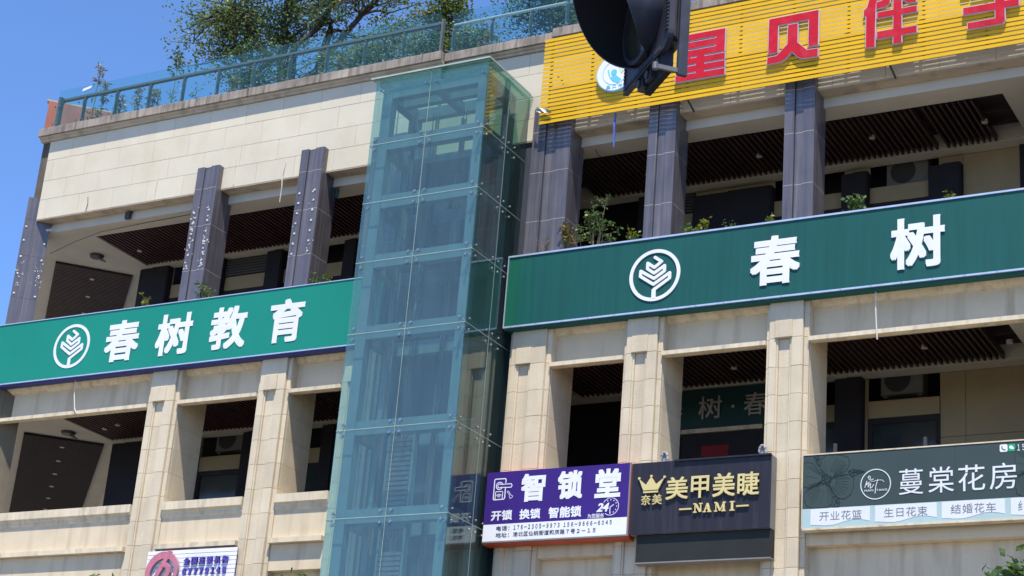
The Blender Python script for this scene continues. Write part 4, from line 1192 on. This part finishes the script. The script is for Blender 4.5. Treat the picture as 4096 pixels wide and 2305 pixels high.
mb = MB(); mb.ring(-6.255, 9.402, 0, 0.026, yf - 0.003, 24.8505, 14); mb.ring(-6.232, 9.385, 0, 0.018, yf - 0.0034, 24.8505, 12); build('icon_print', mb, M['white'], S)
mb = MB(); text(mb, '１５', -6.169, -6.065, 9.345, 9.435, yf - 0.002, 24.853, 0.012, 1.2); build('lettering', mb, M['pale'], S)

# --- white slat sign, lower left
S = thing('shop_sign', 'white slatted sign with faded pink ring logo and purple characters 全国连锁机构', 'shop sign', (-20.4, 24.95, 7.5))
for i in range(14):
    z = 8.595 - 0.0745 * (i + 1)
    piece('slat', S, -21.345, -19.415, 24.905, 24.925, z + 0.008, z + 0.0745, M['sign_white'], 0.002)
mb = MB(); mb.box(-21.33, -19.43, 24.928, 24.96, 7.55, 8.59); build('backing', mb, M['purple_ink'], S)
def ell(cx, cz, a, b, rot, n=40):
    c, s_ = math.cos(rot), math.sin(rot)
    return [(cx + a * math.cos(t) * c - b * math.sin(t) * s_, cz + a * math.cos(t) * s_ + b * math.sin(t) * c) for t in [2 * math.pi * i / n for i in range(n)]]
def band(mb, outer, inner, y0, y1):
    n = len(outer)
    V = [(x, y0, z) for x, z in outer] + [(x, y0, z) for x, z in inner] + [(x, y1, z) for x, z in outer] + [(x, y1, z) for x, z in inner]
    F = []
    for i in range(n):
        j = (i + 1) % n
        F += [(i, j, n + j, n + i), (2 * n + i, 2 * n + j, j, i), (n + i, n + j, 3 * n + j, 3 * n + i), (3 * n + i, 3 * n + j, 2 * n + j, 2 * n + i)]
    mb.add(V, F)
mb = MB(); mbf = MB()
for q, y0, y1 in ((mb, 24.850, 24.90), (mbf, 24.845, 24.8495)):
    band(q, ell(-20.945, 8.22, 0.36, 0.345, 0.6), ell(-20.93, 8.19, 0.275, 0.25, 0.6), y0, y1)
    q.stroke([(-20.83, 8.55), (-20.90, 8.40), (-21.0, 8.22), (-21.10, 8.05), (-21.16, 7.93)], 0.085, y0 - 0.002, y1)
    q.stroke([(-20.93, 8.33), (-20.86, 8.33), (-20.80, 8.28), (-20.79, 8.20), (-20.84, 8.10), (-20.93, 8.00), (-21.02, 7.95)], 0.085, y0 - 0.0035, y1)
lo_ = build('ring_logo', mb, M['pink_side'], S); build('logo_face', mbf, M['pink'], lo_)
for i, ch in enumerate('全国连锁机构'):
    x = -20.505 + i * 0.1635
    mb = MB(); text(mb, ch, x, x + 0.125, 8.325, 8.452, 24.87, 24.9, 0.03); build('character', mb, M['purple_ink'], S)
for i, ch in enumerate('６７７７９１４８'):
    x = -20.505 + i * 0.122
    mb = MB(); text(mb, ch, x, x + 0.07, 8.150, 8.260, 24.87, 24.9, 0.05); build('character', mb, M['purple_ink'], S)

# --- inner sign over the shop door
S = thing('shop_sign', 'dark green sign with grey characters inside the lower gallery', 'shop sign', (-11.7, 27.5, 10.94))
mb = MB(); mb.box(-13.5, -10.0, 27.50, 27.548, 10.94, 11.62); build('sign_panel', mb, M['inner_green'], S)
for ch, a, b in (('春', -12.83, -12.44), ('树', -12.14, -11.72), ('春', -11.325, -10.93)):
    mb = MB(); text(mb, ch, a, b, 11.085, 11.48, 27.475, 27.499, 0.006); build('character', mb, M['grey_letter'], S)
mb = MB(); mb.ring(-11.522, 11.271, 0, 0.028, 27.48, 27.499, 14); build('dot', mb, M['grey_letter'], S)
mb = MB(); mb.box(-12.084, -11.596, 27.535, 27.548, 10.44, 10.63)
tag(build('red_paper', mb, M['red_paper']), 'red paper strip on the dark shop door inside the lower gallery', 'poster')

# ================================================================== SMALL FITTINGS
def ac_unit(x0, x1, z0, z1, label, y=27.84):
    a = thing('air_conditioner', label, 'air conditioner', ((x0 + x1) / 2, y, z0), 'air conditioner units in the galleries')
    mb = MB(); mb.cbox(x0, x1, y, y + 0.28, z0, z1, 0.01); mb.box(x0 + 0.03, x0 + 0.1, y + 0.05, y + 0.2, z0 - 0.03, z0); mb.box(x1 - 0.1, x1 - 0.03, y + 0.05, y + 0.2, z0 - 0.03, z0)
    build('casing', mb, M['ac'], a)
    cx = x0 + (x1 - x0) * 0.40; cz = (z0 + z1) / 2; r = (z1 - z0) * 0.42
    mb = MB(); mb.cyl((cx, y - 0.006, cz), (cx, y + 0.001, cz), r, n=24); gr = build('fan_grille', mb, M['ac_dark'], a)
    mb = MB()
    for k in range(4):
        mb.ring(cx, cz, r * (0.25 + 0.22 * k), r * (0.25 + 0.22 * k) + 0.006, y - 0.012, y - 0.006, 24)
    build('grille_wire', mb, M['ac_dark'], gr)
ac_unit(-9.02, -8.30, 15.06, 15.58, 'air conditioner on the third floor ledge between two dark pilasters, right side')
ac_unit(-9.10, -8.40, 11.36, 11.88, 'air conditioner above the lower gallery window behind the florist sign')
ac_unit(-22.56, -21.9, 11.36, 11.86, 'air conditioner in the lower gallery between the two leftmost stone pillars')
ac_unit(-19.45, -18.85, 11.36, 11.86, 'air conditioner in the lower gallery just left of the lift')
for zc, x, y, lb in ((15.44, -25.42, 26.69, 'broken round ceiling lamp hanging in the upper left gallery corner'), (11.64, -25.40, 26.72, 'broken round ceiling lamp hanging in the lower left gallery corner')):
    a = thing('ceiling_lamp', lb, 'ceiling lamp', (x, y, zc), 'broken ceiling lamps')
    mb = MB(); mb.cyl((x, y, zc - 0.05), (x, y, zc - 0.001), 0.13, 0.15, n=24); build('lamp_base', mb, M['lamp_dark'], a)
    mb = MB(); mb.tube([(x + 0.02, y + 0.02, zc - 0.05), (x + 0.1, y + 0.06, zc - 0.09), (x + 0.19, y + 0.10, zc - 0.13)], [0.02, 0.03, 0.01], 6); build('lamp_holder', mb, M['galv'], a)
a = thing('floodlight', 'small black floodlight under the upper beam at the left', 'floodlight', (-23.51, 25.36, 15.5))
mb = MB(); mb.cbox(-23.565, -23.455, 25.31, 25.38, 15.44, 15.58, 0.01); build('lamp_housing', mb, M['lamp_dark'], a)
mb = MB(); mb.tube([(-23.57, 25.36, 15.52), (-23.58, 25.40, 15.60), (-23.51, 25.41, 15.615), (-23.45, 25.40, 15.60), (-23.45, 25.36, 15.52)], 0.008, 5); build('lamp_bracket', mb, M['lamp_dark'], a)
a = thing('wall_lantern', 'dark green lantern on the side of the granite pillar left of the lift', 'lantern', (-18.66, 25.44, 15.25))
mb = MB(); mb.cyl((-18.64, 25.44, 15.22), (-18.64, 25.44, 15.37), 0.035, 0.05, n=6); build('lantern_body', mb, mat('lantern_green', (0.02, 0.05, 0.04), 0.4, 0.1), a)
mb = MB(); mb.cyl((-18.64, 25.44, 15.371), (-18.64, 25.44, 15.41), 0.065, 0.01, n=6); mb.cyl((-18.715, 25.44, 15.35), (-18.64, 25.44, 15.39), 0.01, n=5); build('lantern_cap', mb, M['lamp_dark'], a)
# cables and torn strips
def cable(pts, r, m, label, group=None):
    mb = MB(); mb.tube(pts, r, 5)
    tag(build('cable', mb, m), label, 'cable', group)
cable([(-22.713, 25.13, 16.296), (-22.70, 25.132, 16.05), (-22.72, 25.13, 15.8), (-22.715, 25.12, 15.62)], 0.008, M['cable'], 'white torn cable running down the cladding left of the second granite pillar')
cable([(-20.852, 25.13, 16.473), (-20.835, 25.13, 16.2), (-20.84, 25.13, 15.9), (-20.82, 25.13, 15.68)], 0.007, M['cable'], 'thin white cable strip on the cladding between the two spotted granite pillars')
cable([(-19.66, 25.13, 15.98), (-19.685, 25.11, 15.7), (-19.65, 25.10, 15.45), (-19.67, 25.12, 15.15)], 0.009, M['cable'], 'loose white cable dangling just left of the granite pillar near the lift')
cable([(-24.43, 25.13, 15.95), (-24.40, 25.125, 15.8), (-24.42, 25.12, 15.64)], 0.006, M['cable_dark'], 'short dark crack of cable low on the cladding near the left corner')
cable([(-23.796, 24.99, 12.04), (-23.76, 24.985, 11.7), (-23.70, 24.985, 11.45), (-23.64, 24.985, 11.35)], 0.010, M['cable'], 'white drain tube hanging below the left green sign')
cable([(-8.253, 24.99, 12.04), (-8.25, 24.985, 11.7), (-8.235, 24.985, 11.4), (-8.226, 24.99, 11.24)], 0.010, M['cable'], 'white drain tube hanging below the right green sign')
cable([(-25.5, 25.46, 15.0), (-25.0, 25.60, 15.26), (-24.4, 25.60, 15.38), (-23.2, 25.6, 15.425), (-21.7, 25.55, 15.432)], 0.006, M['cable_dark'], 'thin dark cable sagging under the ceiling of the upper left gallery')
cable([(-13.42, 25.55, 15.43), (-13.38, 25.57, 15.34), (-13.33, 25.6, 15.30)], 0.008, M['cable_dark'], 'short black cable end beside the granite pillar right of the lift')
for x, z0, lb in ((-11.54, 9.545, 'upright loop of ribbed grey hose above the black sign, by its left part'), (-9.95, 9.545, 'small end of ribbed grey hose above the right corner of the black sign')):
    mb = MB(); pts = [(x - 0.055 + 0.055 * (1 - math.cos(t)), 24.93, z0 + (0.10 if t in (0,) else 0) + 0.17 * math.sin(t) ** 0.7) for t in [math.pi * i / 12 for i in range(13)]]
    mb.tube(pts, [0.022 + 0.006 * (i % 2) for i in range(13)], 8); mb.box(x - 0.05, x + 0.05, 24.935, 24.955, z0, z0 + 0.15)
    tag(build('hose_end', mb, M['hose']), lb, 'hose')
for x, lb in ((-8.956, 'short grey post standing behind the florist sign, next to the stone pillar'), (-7.601, 'short grey post standing behind the florist sign, before the window')):
    mb = MB(); mb.cyl((x, 25.3, 9.515), (x, 25.3, 9.78), 0.032, n=10); tag(build('rail_stub', mb, M['lamp_dark']), lb, 'post', 'short posts behind the florist sign')

# ================================================================== TRAFFIC LIGHT
A0 = Vector((-2.4115, 4.7565, 4.3496)); h = Vector((0.71934, -0.69466, 0)); nv = Vector((-0.69466, -0.71934, 0)); up = Vector((0, 0, 1))
T = thing('traffic_light', 'black traffic light head with long visor hanging close to the camera', 'traffic light', tuple(A0))
def tp(a, b, c):   # along the plate, up, out of the plate
    return A0 + h * a + up * b + nv * c
def tbox(mb, a0, a1, b0, b1, c0, c1):
    mb.obox(tp(a0, b0, c0), h * (a1 - a0), up * (b1 - b0), nv * (c1 - c0))
PW, PH = 0.385, 0.395
for lev in range(3):
    zb = lev * PH
    mb = MB()
    # face plate with rounded lower right corner
    r = 0.05
    poly = [(0, zb + 0.002), (PW - r, zb + 0.002)] + [(PW - r + r * math.sin(t), zb + r - r * math.cos(t)) for t in [math.radians(15 * i) for i in range(1, 7)]] + [(PW, zb + PH - 0.002), (0, zb + PH - 0.002)]
    n = len(poly)
    V = [tp(a, b, 0.0) for a, b in poly] + [tp(a, b, -0.018) for a, b in poly]
    F = [tuple(range(n - 1, -1, -1)), tuple(range(n, 2 * n))] + [(i, (i + 1) % n, n + (i + 1) % n, n + i) for i in range(n)]
    mb.add(V, F)
    plate = build('face_plate', mb, M['tl_black'], T)
    rb = MB()
    for i in range(26):
        b = zb + 0.035 + (PH - 0.06) * i / 26
        tbox(rb, 0.008, 0.022, b, b + 0.006, 0.0, 0.004); tbox(rb, PW - 0.024, PW - 0.008, b + 0.02, b + 0.026, 0.0, 0.004)
        a = 0.02 + (PW - 0.08) * i / 26
        tbox(rb, a, a + 0.006, zb + 0.008, zb + 0.022, 0.0, 0.004)
    build('plate_ribs', rb, M['tl_black'], plate, kind='stuff')
    ca, cb, R0 = PW / 2 - 0.02, zb + PH / 2, 0.160
    # lens
    mb = MB(); N_ = 32
    V = [tp(ca, cb, 0.028)] + [tp(ca + 0.145 * f * math.cos(t), cb + 0.145 * f * math.sin(t), 0.028 - 0.02 * f * f) for f in (0.35, 0.7, 1.0) for t in [2 * math.pi * i / N_ for i in range(N_)]]
    F = [(0, 1 + (i + 1) % N_, 1 + i) for i in range(N_)]
    for k in range(2):
        for i in range(N_):
            F.append((1 + k * N_ + i, 1 + k * N_ + (i + 1) % N_, 1 + (k + 1) * N_ + (i + 1) % N_, 1 + (k + 1) * N_ + i))
    mb.add(V, F); build('lens', mb, M['tl_lens'], T, smooth=True)
    mb = MB(); V = []; F = []
    for i in range(N_):
        t = 2 * math.pi * i / N_
        for rr, cc in ((0.143, 0.004), (0.143, 0.018), (0.158, 0.018), (0.158, 0.0)):
            V.append(tp(ca + rr * math.cos(t), cb + rr * math.sin(t), cc))
    for i in range(N_):
        for k in range(3):
            a, b = 4 * i + k, 4 * ((i + 1) % N_) + k
            F.append((a, b, b + 1, a + 1))
    mb.add(V, F); build('lens_ring', mb, M['tl_black'], T)
    # cut-away visor: long on top, nothing at the bottom
    def vlen(t):
        d = math.degrees(t)
        s_ = (math.sin(t) + 1) / 2           # 0 bottom .. 1 top
        return max(0.0, 0.235 * (s_ ** 0.62) * (1 if s_ > 0.07 else s_ / 0.07))
    mb = MB(); mi = MB(); V = []; W = []
    NV = 60; K = 8
    for i in range(NV + 1):
        t = math.radians(-90 + 360 * i / NV)
        for k in range(K + 1):
            L_ = vlen(t) * k / K
            rr = 0.161 + 0.010 * k / K
            V.append(tp(ca + rr * math.cos(t), cb + rr * math.sin(t), L_)); W.append(tp(ca + (rr - 0.004) * math.cos(t), cb + (rr - 0.004) * math.sin(t), L_))
    F = []; G = []
    for i in range(NV):
        for k in range(K):
            a = i * (K + 1) + k
            F.append((a, a + 1, a + K + 2, a + K + 1)); G.append((a, a + K + 1, a + K + 2, a + 1))
    mb.add(V, F); vz = build('visor', mb, M['tl_black'], T, smooth=True)
    nV = len(W)
    rim = []
    mi.add(W, G); build('visor_lining', mi, M['tl_inner'], vz, smooth=True)
    rm = MB(); RV = []; RF = []
    for i in range(NV + 1):
        RV += [V[i * (K + 1) + K], W[i * (K + 1) + K]]
    for i in range(NV):
        RF.append((2 * i, 2 * i + 1, 2 * i + 3, 2 * i + 2))
    rm.add(RV, RF); build('visor_rim', rm, M['tl_black'], vz)
    # housing behind the plate
    mb = MB(); tbox(mb, 0.05, PW - 0.035, zb + 0.03, zb + PH - 0.03, -0.06, -0.0185); build('housing', mb, M['tl_black'], T)
for a in (0.10, 0.17, 0.26):
    mb = MB(); tbox(mb, a, a + 0.045, -0.03, 0.03, -0.05, -0.012); mb.cyl(tp(a + 0.02, -0.012, -0.005), tp(a + 0.02, -0.012, -0.055), 0.014, n=10); build('hinge_latch', mb, M['tl_black'], T)
mb = MB(); tbox(mb, 0.12, 0.30, -0.045, -0.002, -0.05, -0.03); build('junction_cover', mb, M['tl_inner'], T)
for a0, a1 in ((PW - 0.035, PW - 0.012),):
    mb = MB(); tbox(mb, PW + 0.002, PW + 0.016, -0.105, 1.75, -0.060, -0.030); tbox(mb, PW - 0.016, PW - 0.006, 0.03, 1.75, -0.050, -0.030); tbox(mb, PW - 0.006, PW + 0.002, 0.0, 0.05, -0.05, -0.032); build('mounting_rail', mb, M['tl_black'], T)
mb = MB()
for b in (0.0, 0.42, 0.82, 1.22):
    tbox(mb, PW - 0.035, PW - 0.017, b + 0.04, b + 0.09, -0.055, -0.02)
build('rail_spacer', mb, M['tl_black'], T)
mb = MB(); tbox(mb, PW + 0.003, PW + 0.013, -0.098, -0.084, -0.03, 0.048); tbox(mb, PW - 0.0005, PW + 0.0015, -0.10, 0.0, -0.034, -0.030); mb.cyl(tp(PW + 0.008, -0.080, 0.04), tp(PW + 0.008, -0.102, 0.04), 0.009, n=8); build('clamp_arm', mb, M['galv'], T)
mb = MB(); e0 = tp(PW, 1.74, -0.05); mb.tube([e0 + up * -0.05, e0 + up * 0.25], 0.04, 10); mb.tube([e0 + up * 0.22, Vector((3.2, 6.8, e0.z + 0.25))], [0.05, 0.09], 12); mb.tube([Vector((3.2, 6.8, e0.z + 0.6)), Vector((3.2, 6.8, 0.0))], [0.1, 0.14], 14); build('mast', mb, M['galv'], T)

# ================================================================== PLANTS
def leaf_cloud(name, centres, n_each, spread, size, m, parent, seed, shape=1.9, droop=0.0):
    r = np.random.default_rng(seed)
    C = np.asarray(centres, float)
    idx = np.repeat(np.arange(len(C)), n_each)
    n = len(idx)
    sp = np.asarray(spread, float)
    P = C[idx] + r.normal(0, 1, (n, 3)) * sp
    d = r.normal(0, 1, (n, 3)); d[:, 2] = d[:, 2] * 0.6 - droop
    d /= np.linalg.norm(d, axis=1, keepdims=True)
    q = r.normal(0, 1, (n, 3)); q[:, 2] *= 1.0
    w = np.cross(d, q); w /= np.linalg.norm(w, axis=1, keepdims=True) + 1e-9
    nr = np.cross(d, w)
    s = size * r.uniform(0.6, 1.3, (n, 1))
    a = P; b = P + d * s * 0.5 + w * s * 0.5 / shape + nr * s * 0.06; c = P + d * s; e = P + d * s * 0.5 - w * s * 0.5 / shape + nr * s * 0.06
    V = np.stack([a, b, c, e], 1).reshape(-1, 3)
    me = bpy.data.meshes.new(name)
    me.vertices.add(4 * n); me.vertices.foreach_set('co', V.ravel())
    me.loops.add(4 * n); me.loops.foreach_set('vertex_index', np.arange(4 * n))
    me.polygons.add(n); me.polygons.foreach_set('loop_start', np.arange(0, 4 * n, 4))
    try:
        me.polygons.foreach_set('loop_total', np.full(n, 4))
    except Exception:
        pass
    me.update(calc_edges=True); me.validate()
    return link(name, me, m, parent)

def limb(p0, p1, r0, r1, r, wob=0.08, n=6):
    p0, p1 = Vector(p0), Vector(p1)
    L_ = (p1 - p0).length
    pts = []; rs = []
    for i in range(n + 1):
        t = i / n
        o = Vector(r.normal(0, 1, 3)) * (wob * L_ * math.sin(math.pi * t) * 0.5)
        o.z = abs(o.z) * 0.6 + 0.06 * L_ * math.sin(math.pi * t)
        pts.append(p0.lerp(p1, t) + o); rs.append(r0 + (r1 - r0) * t)
    return pts, rs

def tree(name, label, base, forks, crown_c, crown_r, n_limb, leaves_per, size, m, seed, trunk_r=0.13, group=None, zmin=None, twigs=7, spread=(0.30, 0.30, 0.18), cat='tree', cut=None):
    r = np.random.default_rng(seed)
    t = thing(name, label, cat, base, group)
    base = Vector(base); mb = MB(); tips = []
    starts = []
    for fk, rad in forks:
        fk = Vector(fk)
        pts, rs = limb(base, fk, trunk_r * rad, trunk_r * rad * 0.6, r, 0.10)
        mb.tube(pts, rs, 8); starts.append((fk, rad))
    cc, cr = Vector(crown_c), Vector(crown_r)
    for i in range(n_limb):
        while True:
            q = Vector(r.uniform(-1, 1, 3))
            if 0.35 < q.length < 1.0:
                break
        q = q.normalized() * (0.45 + 0.53 * r.random())
        e = Vector((cc.x + q.x * cr.x, cc.y + q.y * cr.y, cc.z + q.z * cr.z))
        if zmin and e.z < zmin:
            e.z = zmin + r.random() * 0.4
        if cut and not cut(e):
            continue
        s0, rad = min(starts, key=lambda f: (f[0] - e).length + r.random() * 0.8)
        pts, rs = limb(s0, e, trunk_r * rad * 0.5 * (0.6 + 0.4 * r.random()), 0.012, r, 0.14)
        mb.tube(pts, rs, 5)
        for k in range(twigs):
            b = pts[int(r.integers(3, len(pts)))]
            tip = b + Vector((r.normal(0, 0.32) * cr.x * 0.55, r.normal(0, 0.32) * cr.y * 0.55, r.normal(0.02, 0.20) * cr.z * 0.55))
            mb.tube([b, b.lerp(tip, 0.5) + Vector(r.normal(0, 0.04, 3)), tip], [0.014, 0.010, 0.005], 4)
            if not cut or cut(tip):
                tips += [tuple(tip), tuple(b.lerp(tip, 0.7))]
        tips.append(tuple(e))
    build('trunk', mb, M['bark'], t)
    leaf_cloud('crown', tips, leaves_per, spread, size, m, t, seed + 1)
    return t

ZR = 17.55
# big camphor-like tree over the left part of the roof edge
tree('broadleaf_tree', 'large spreading dark green tree on the roof behind the balustrade, left of the lift', (-22.15, 28.0, ZR),
     [((-22.35, 28.0, 20.5), 1.0), ((-21.35, 28.2, 20.7), 0.8), ((-20.6, 28.2, 20.9), 0.6), ((-23.2, 27.8, 21.0), 0.6), ((-22.5, 28.1, 21.6), 0.7), ((-23.9, 27.9, 21.5), 0.45), ((-21.2, 28.0, 21.8), 0.5)],
     (-22.3, 28.0, 21.55), (3.15, 1.1, 1.55), 74, 17, 0.088, M['leaf_tree'], 31, 0.15, zmin=20.35, twigs=6, spread=(0.17, 0.17, 0.08))
tree('leafy_shrub', 'bushy green shrub behind the balustrade glass under the big tree', (-22.2, 27.2, ZR), [((-22.2, 27.2, 18.6), 1.0)], (-22.1, 27.2, 19.55), (1.5, 0.5, 0.75), 13, 20, 0.065, M['leaf_dark'], 21, 0.05, 'roof garden shrubs', cat='shrub', spread=(0.16, 0.16, 0.12))
tree('leafy_shrub', 'loose green shrub behind the balustrade glass, just left of the lift roof', (-19.4, 27.0, ZR), [((-19.4, 27.0, 18.5), 1.0)], (-19.2, 27.0, 19.15), (1.5, 0.5, 0.75), 18, 28, 0.062, M['leaf_tree'], 22, 0.05, 'roof garden shrubs', cat='shrub', spread=(0.18, 0.18, 0.14))
tree('leafy_shrub', 'dense green shrub behind the balustrade glass directly above the lift', (-17.5, 26.9, ZR), [((-17.5, 26.9, 18.4), 1.0)], (-17.4, 26.9, 18.8), (1.3, 0.5, 0.75), 22, 30, 0.062, M['leaf_tree'], 23, 0.05, 'roof garden shrubs', cat='shrub', spread=(0.18, 0.18, 0.14))
tree('young_tree', 'slim bright yellow-green young tree rising above the lift roof', (-17.45, 26.6, ZR), [((-17.42, 26.6, 19.0), 1.0)], (-17.40, 26.6, 19.55), (0.50, 0.4, 0.42), 14, 16, 0.075, M['leaf_lime'], 24, 0.03, cat='tree', spread=(0.11, 0.11, 0.06), twigs=5)
tree('dense_tree', 'dense dark rounded tree on the roof behind the traffic light', (-15.2, 27.6, ZR), [((-15.3, 27.6, 19.2), 1.0), ((-14.7, 27.6, 19.2), 0.8)], (-15.3, 27.6, 20.3), (1.55, 0.9, 1.75), 44, 30, 0.066, M['leaf_dark'], 25, 0.09, cat='tree', spread=(0.20, 0.20, 0.14), zmin=18.6)
tree('leafy_shrub', 'lighter green shrub behind the balustrade beside the traffic light', (-13.6, 26.9, ZR), [((-13.6, 26.9, 18.3), 1.0)], (-13.7, 26.9, 18.9), (1.1, 0.6, 0.9), 24, 26, 0.066, M['leaf_lime'], 26, 0.04, 'roof garden shrubs', cat='shrub', spread=(0.16, 0.16, 0.13))
tree('leafy_shrub', 'green shrub behind the balustrade right of the traffic light', (-11.2, 26.9, ZR), [((-11.2, 26.9, 18.3), 1.0)], (-11.1, 26.9, 18.8), (1.1, 0.6, 0.8), 24, 26, 0.066, M['leaf_plant'], 27, 0.04, 'roof garden shrubs', cat='shrub', spread=(0.16, 0.16, 0.13))
# tall weeds with plumes along the roof edge
def weed(x, y, ztop, plume, label, seed, lean=0.03):
    r = np.random.default_rng(seed)
    w = thing('tall_weed', label, 'weed', (x, y, ZR), 'tall weeds on the roof edge')
    mb = MB(); pts = [(x, y, ZR), (x + lean * 0.4, y, ZR + (ztop - ZR) * 0.5), (x + lean, y, ztop)]
    mb.tube(pts, [0.014, 0.011, 0.004], 5)
    tips = []
    for k in range(5):
        z = ZR + (ztop - ZR) * r.uniform(0.15, 0.8)
        b = (x + lean * 0.5, y, z); e = (x + r.normal(0, 0.07), y + r.normal(0, 0.05), z + 0.22)
        mb.tube([b, e], [0.005, 0.003], 4)
    build('stalk', mb, M['stem'], w)
    if plume:
        hs = [(x + lean + r.normal(0, 0.02), y, ztop - 0.42 * k / 12) for k in range(13)]
        leaf_cloud('plume', hs, 9, (0.035, 0.03, 0.03), 0.10, M['plume'], w, seed, 3.5)
    low = [(x + r.normal(0, 0.04), y, ZR + 0.15 + 0.09 * k) for k in range(8)]
    leaf_cloud('leaves', low, 4, (0.05, 0.05, 0.05), 0.12, M['leaf_plant'], w, seed + 1, 4.0)
WD = [(-25.2, 25.62, 19.27, 1, 'tallest plumed weed near the left end of the roof balustrade'),
      (-25.02, 25.66, 18.85, 1, 'thinner plumed weed just right of the tallest one at the left roof end'),
      (-24.46, 25.6, 18.42, 1, 'bushy short weed behind the third balustrade pane from the left'),
      (-24.05, 25.6, 18.52, 1, 'single plumed weed behind the fourth balustrade pane from the left'),
      (-23.62, 25.62, 18.42, 1, 'pale weed behind the balustrade with two bare stalks beside it'),
      (-23.50, 25.64, 18.5, 0, 'bare weed stalk behind the fourth balustrade pane'),
      (-23.12, 25.62, 19.12, 0, 'tall leafy weed standing under the left tip of the big tree'),
      (-22.55, 25.64, 18.25, 0, 'low weed sprout behind the balustrade, right of the tall leafy weed'),
      (-21.6, 25.62, 18.35, 1, 'plumed weed in front of the shrub under the big tree'),
      (-19.9, 25.62, 18.3, 0, 'weed stalk in front of the tree trunk behind the balustrade'),
      (-19.1, 25.66, 18.3, 1, 'pale plumed weed behind the balustrade right of the trunk'),
      (-16.0, 25.9, 18.35, 1, 'pale weed behind the balustrade above the lift')]
for i, (x, y, z, p, lb) in enumerate(WD):
    weed(x, y, z, p, lb, 40 + 3 * i)
leaf_cloud('foliage', [(-23.12 + random.gauss(0, 0.09), 25.62, z) for z in np.linspace(18.75, 19.25, 12)], 9, (0.06, 0.05, 0.05), 0.09, M['leaf_plant'], bpy.data.objects['tall_weed.006'], 77)
# plants growing over the green signs
def plant(x, z, wdt, hgt, n, m, label, seed, y=24.98, stems=5, size=0.075):
    r = np.random.default_rng(seed)
    p = thing('balcony_plant', label, 'plant', (x, y + 0.1, 13.10), 'plants growing over the green signs')
    mb = MB(); cs = []
    for k in range(stems):
        e = Vector((x + r.normal(0, 0.55) * wdt, y + r.normal(0, 0.04), 13.3 + hgt * r.uniform(0.35, 1.0)))
        b = Vector((x + r.normal(0, 0.15) * wdt, y + 0.12, 13.1))
        mid = b.lerp(e, 0.55) + Vector((r.normal(0, 0.16) * wdt, 0, 0.04))
        mb.tube([b, mid, e], [0.009, 0.006, 0.003], 4)
        cs.append(tuple(e))
        for j in range(3 if hgt > 0.4 else 2):
            q = mid.lerp(e, r.uniform(-0.3, 0.9)); f = q + Vector((r.normal(0, 0.35) * wdt, r.normal(0, 0.04), r.uniform(0.0, 0.12)))
            mb.tube([q, f], [0.004, 0.0025], 4); cs.append(tuple(f))
    build('stem', mb, M['dry'], p)
    leaf_cloud('leaves', cs, n, (0.032, 0.03, 0.030), size, m, p, seed, 1.5)
PL = [(-22.42, 13.5, 0.10, 0.22, 5, 'leaf_lime', 'small bright plant on the left green sign, left of the spotted pillar', 3, 0.07),
      (-20.98, 13.55, 0.11, 0.32, 11, 'leaf_plant', 'leafy plant on the left green sign in front of the spotted pillar', 5, 0.06),
      (-18.55, 13.4, 0.12, 0.14, 5, 'leaf_plant', 'low sparse plant on the left green sign near the lift', 4, 0.06),
      (-18.3, 13.4, 0.06, 0.16, 6, 'leaf_lime', 'tiny yellowish plant on the left green sign closest to the lift', 3, 0.06),
      (-13.06, 14.1, 0.36, 0.92, 15, 'leaf_plant', 'tallest twiggy plant over the right green sign beside the granite pillar', 12, 0.055),
      (-13.62, 13.7, 0.16, 0.48, 5, 'leaf_autumn', 'yellowing plant on the right green sign left of the tallest plant', 5, 0.07),
      (-14.0, 13.6, 0.14, 0.36, 1, 'leaf_autumn', 'dry bare twigs on the right green sign next to the lift', 5, 0.05),
      (-12.38, 13.6, 0.11, 0.34, 7, 'leaf_lime', 'small yellow-green plant on the right green sign left of the middle granite pillar', 4, 0.06),
      (-11.3, 13.4, 0.13, 0.13, 8, 'leaf_plant', 'low plant on the right green sign just right of the middle granite pillar', 5, 0.06),
      (-11.1, 13.5, 0.07, 0.26, 9, 'leaf_lime', 'upright bright plant beside the low one right of the middle granite pillar', 4, 0.06),
      (-10.65, 13.4, 0.09, 0.13, 5, 'leaf_plant', 'small plant on the right green sign midway between two granite pillars', 3, 0.06),
      (-10.02, 13.45, 0.06, 0.15, 6, 'leaf_lime', 'tiny plant on the right green sign left of the right-hand granite pillar', 3, 0.06),
      (-8.62, 13.5, 0.14, 0.24, 9, 'leaf_plant', 'feathery plant on the right green sign before the character 树', 6, 0.08),
      (-7.1, 13.4, 0.08, 0.12, 5, 'leaf_lime', 'tiny plant on the right green sign above the character 树', 3, 0.06)]
for i, (x, z, w_, hh, n, mm, lb, st, sz) in enumerate(PL):
    plant(x, z, w_, hh, n, M[mm], lb, 100 + 7 * i, stems=st, size=sz)
# street trees whose tops reach into the picture
def street_tree(x, y, top, r_, label, seed, m, size=0.16):
    tree('street_tree', label, (x, y, 0.13), [((x, y, top - 2.4), 1.0), ((x + 0.3, y, top - 1.8), 0.6)], (x, y, top - 1.35), (r_, r_, 1.35), 26, 14, size, m, seed, 0.09, 'street trees below the building', spread=(0.14, 0.14, 0.12))
street_tree(-18.35, 21.0, 7.02, 0.6, 'street tree whose leafy top shows below the white slatted sign', 61, M['leaf_plant'])
street_tree(-15.0, 20.6, 6.75, 0.55, 'street tree whose tip shows in front of the lower left of the lift', 62, M['leaf_plant'])
street_tree(-4.95, 21.0, 7.15, 0.9, 'street tree whose top shows below the florist sign', 63, M['leaf_plant'])
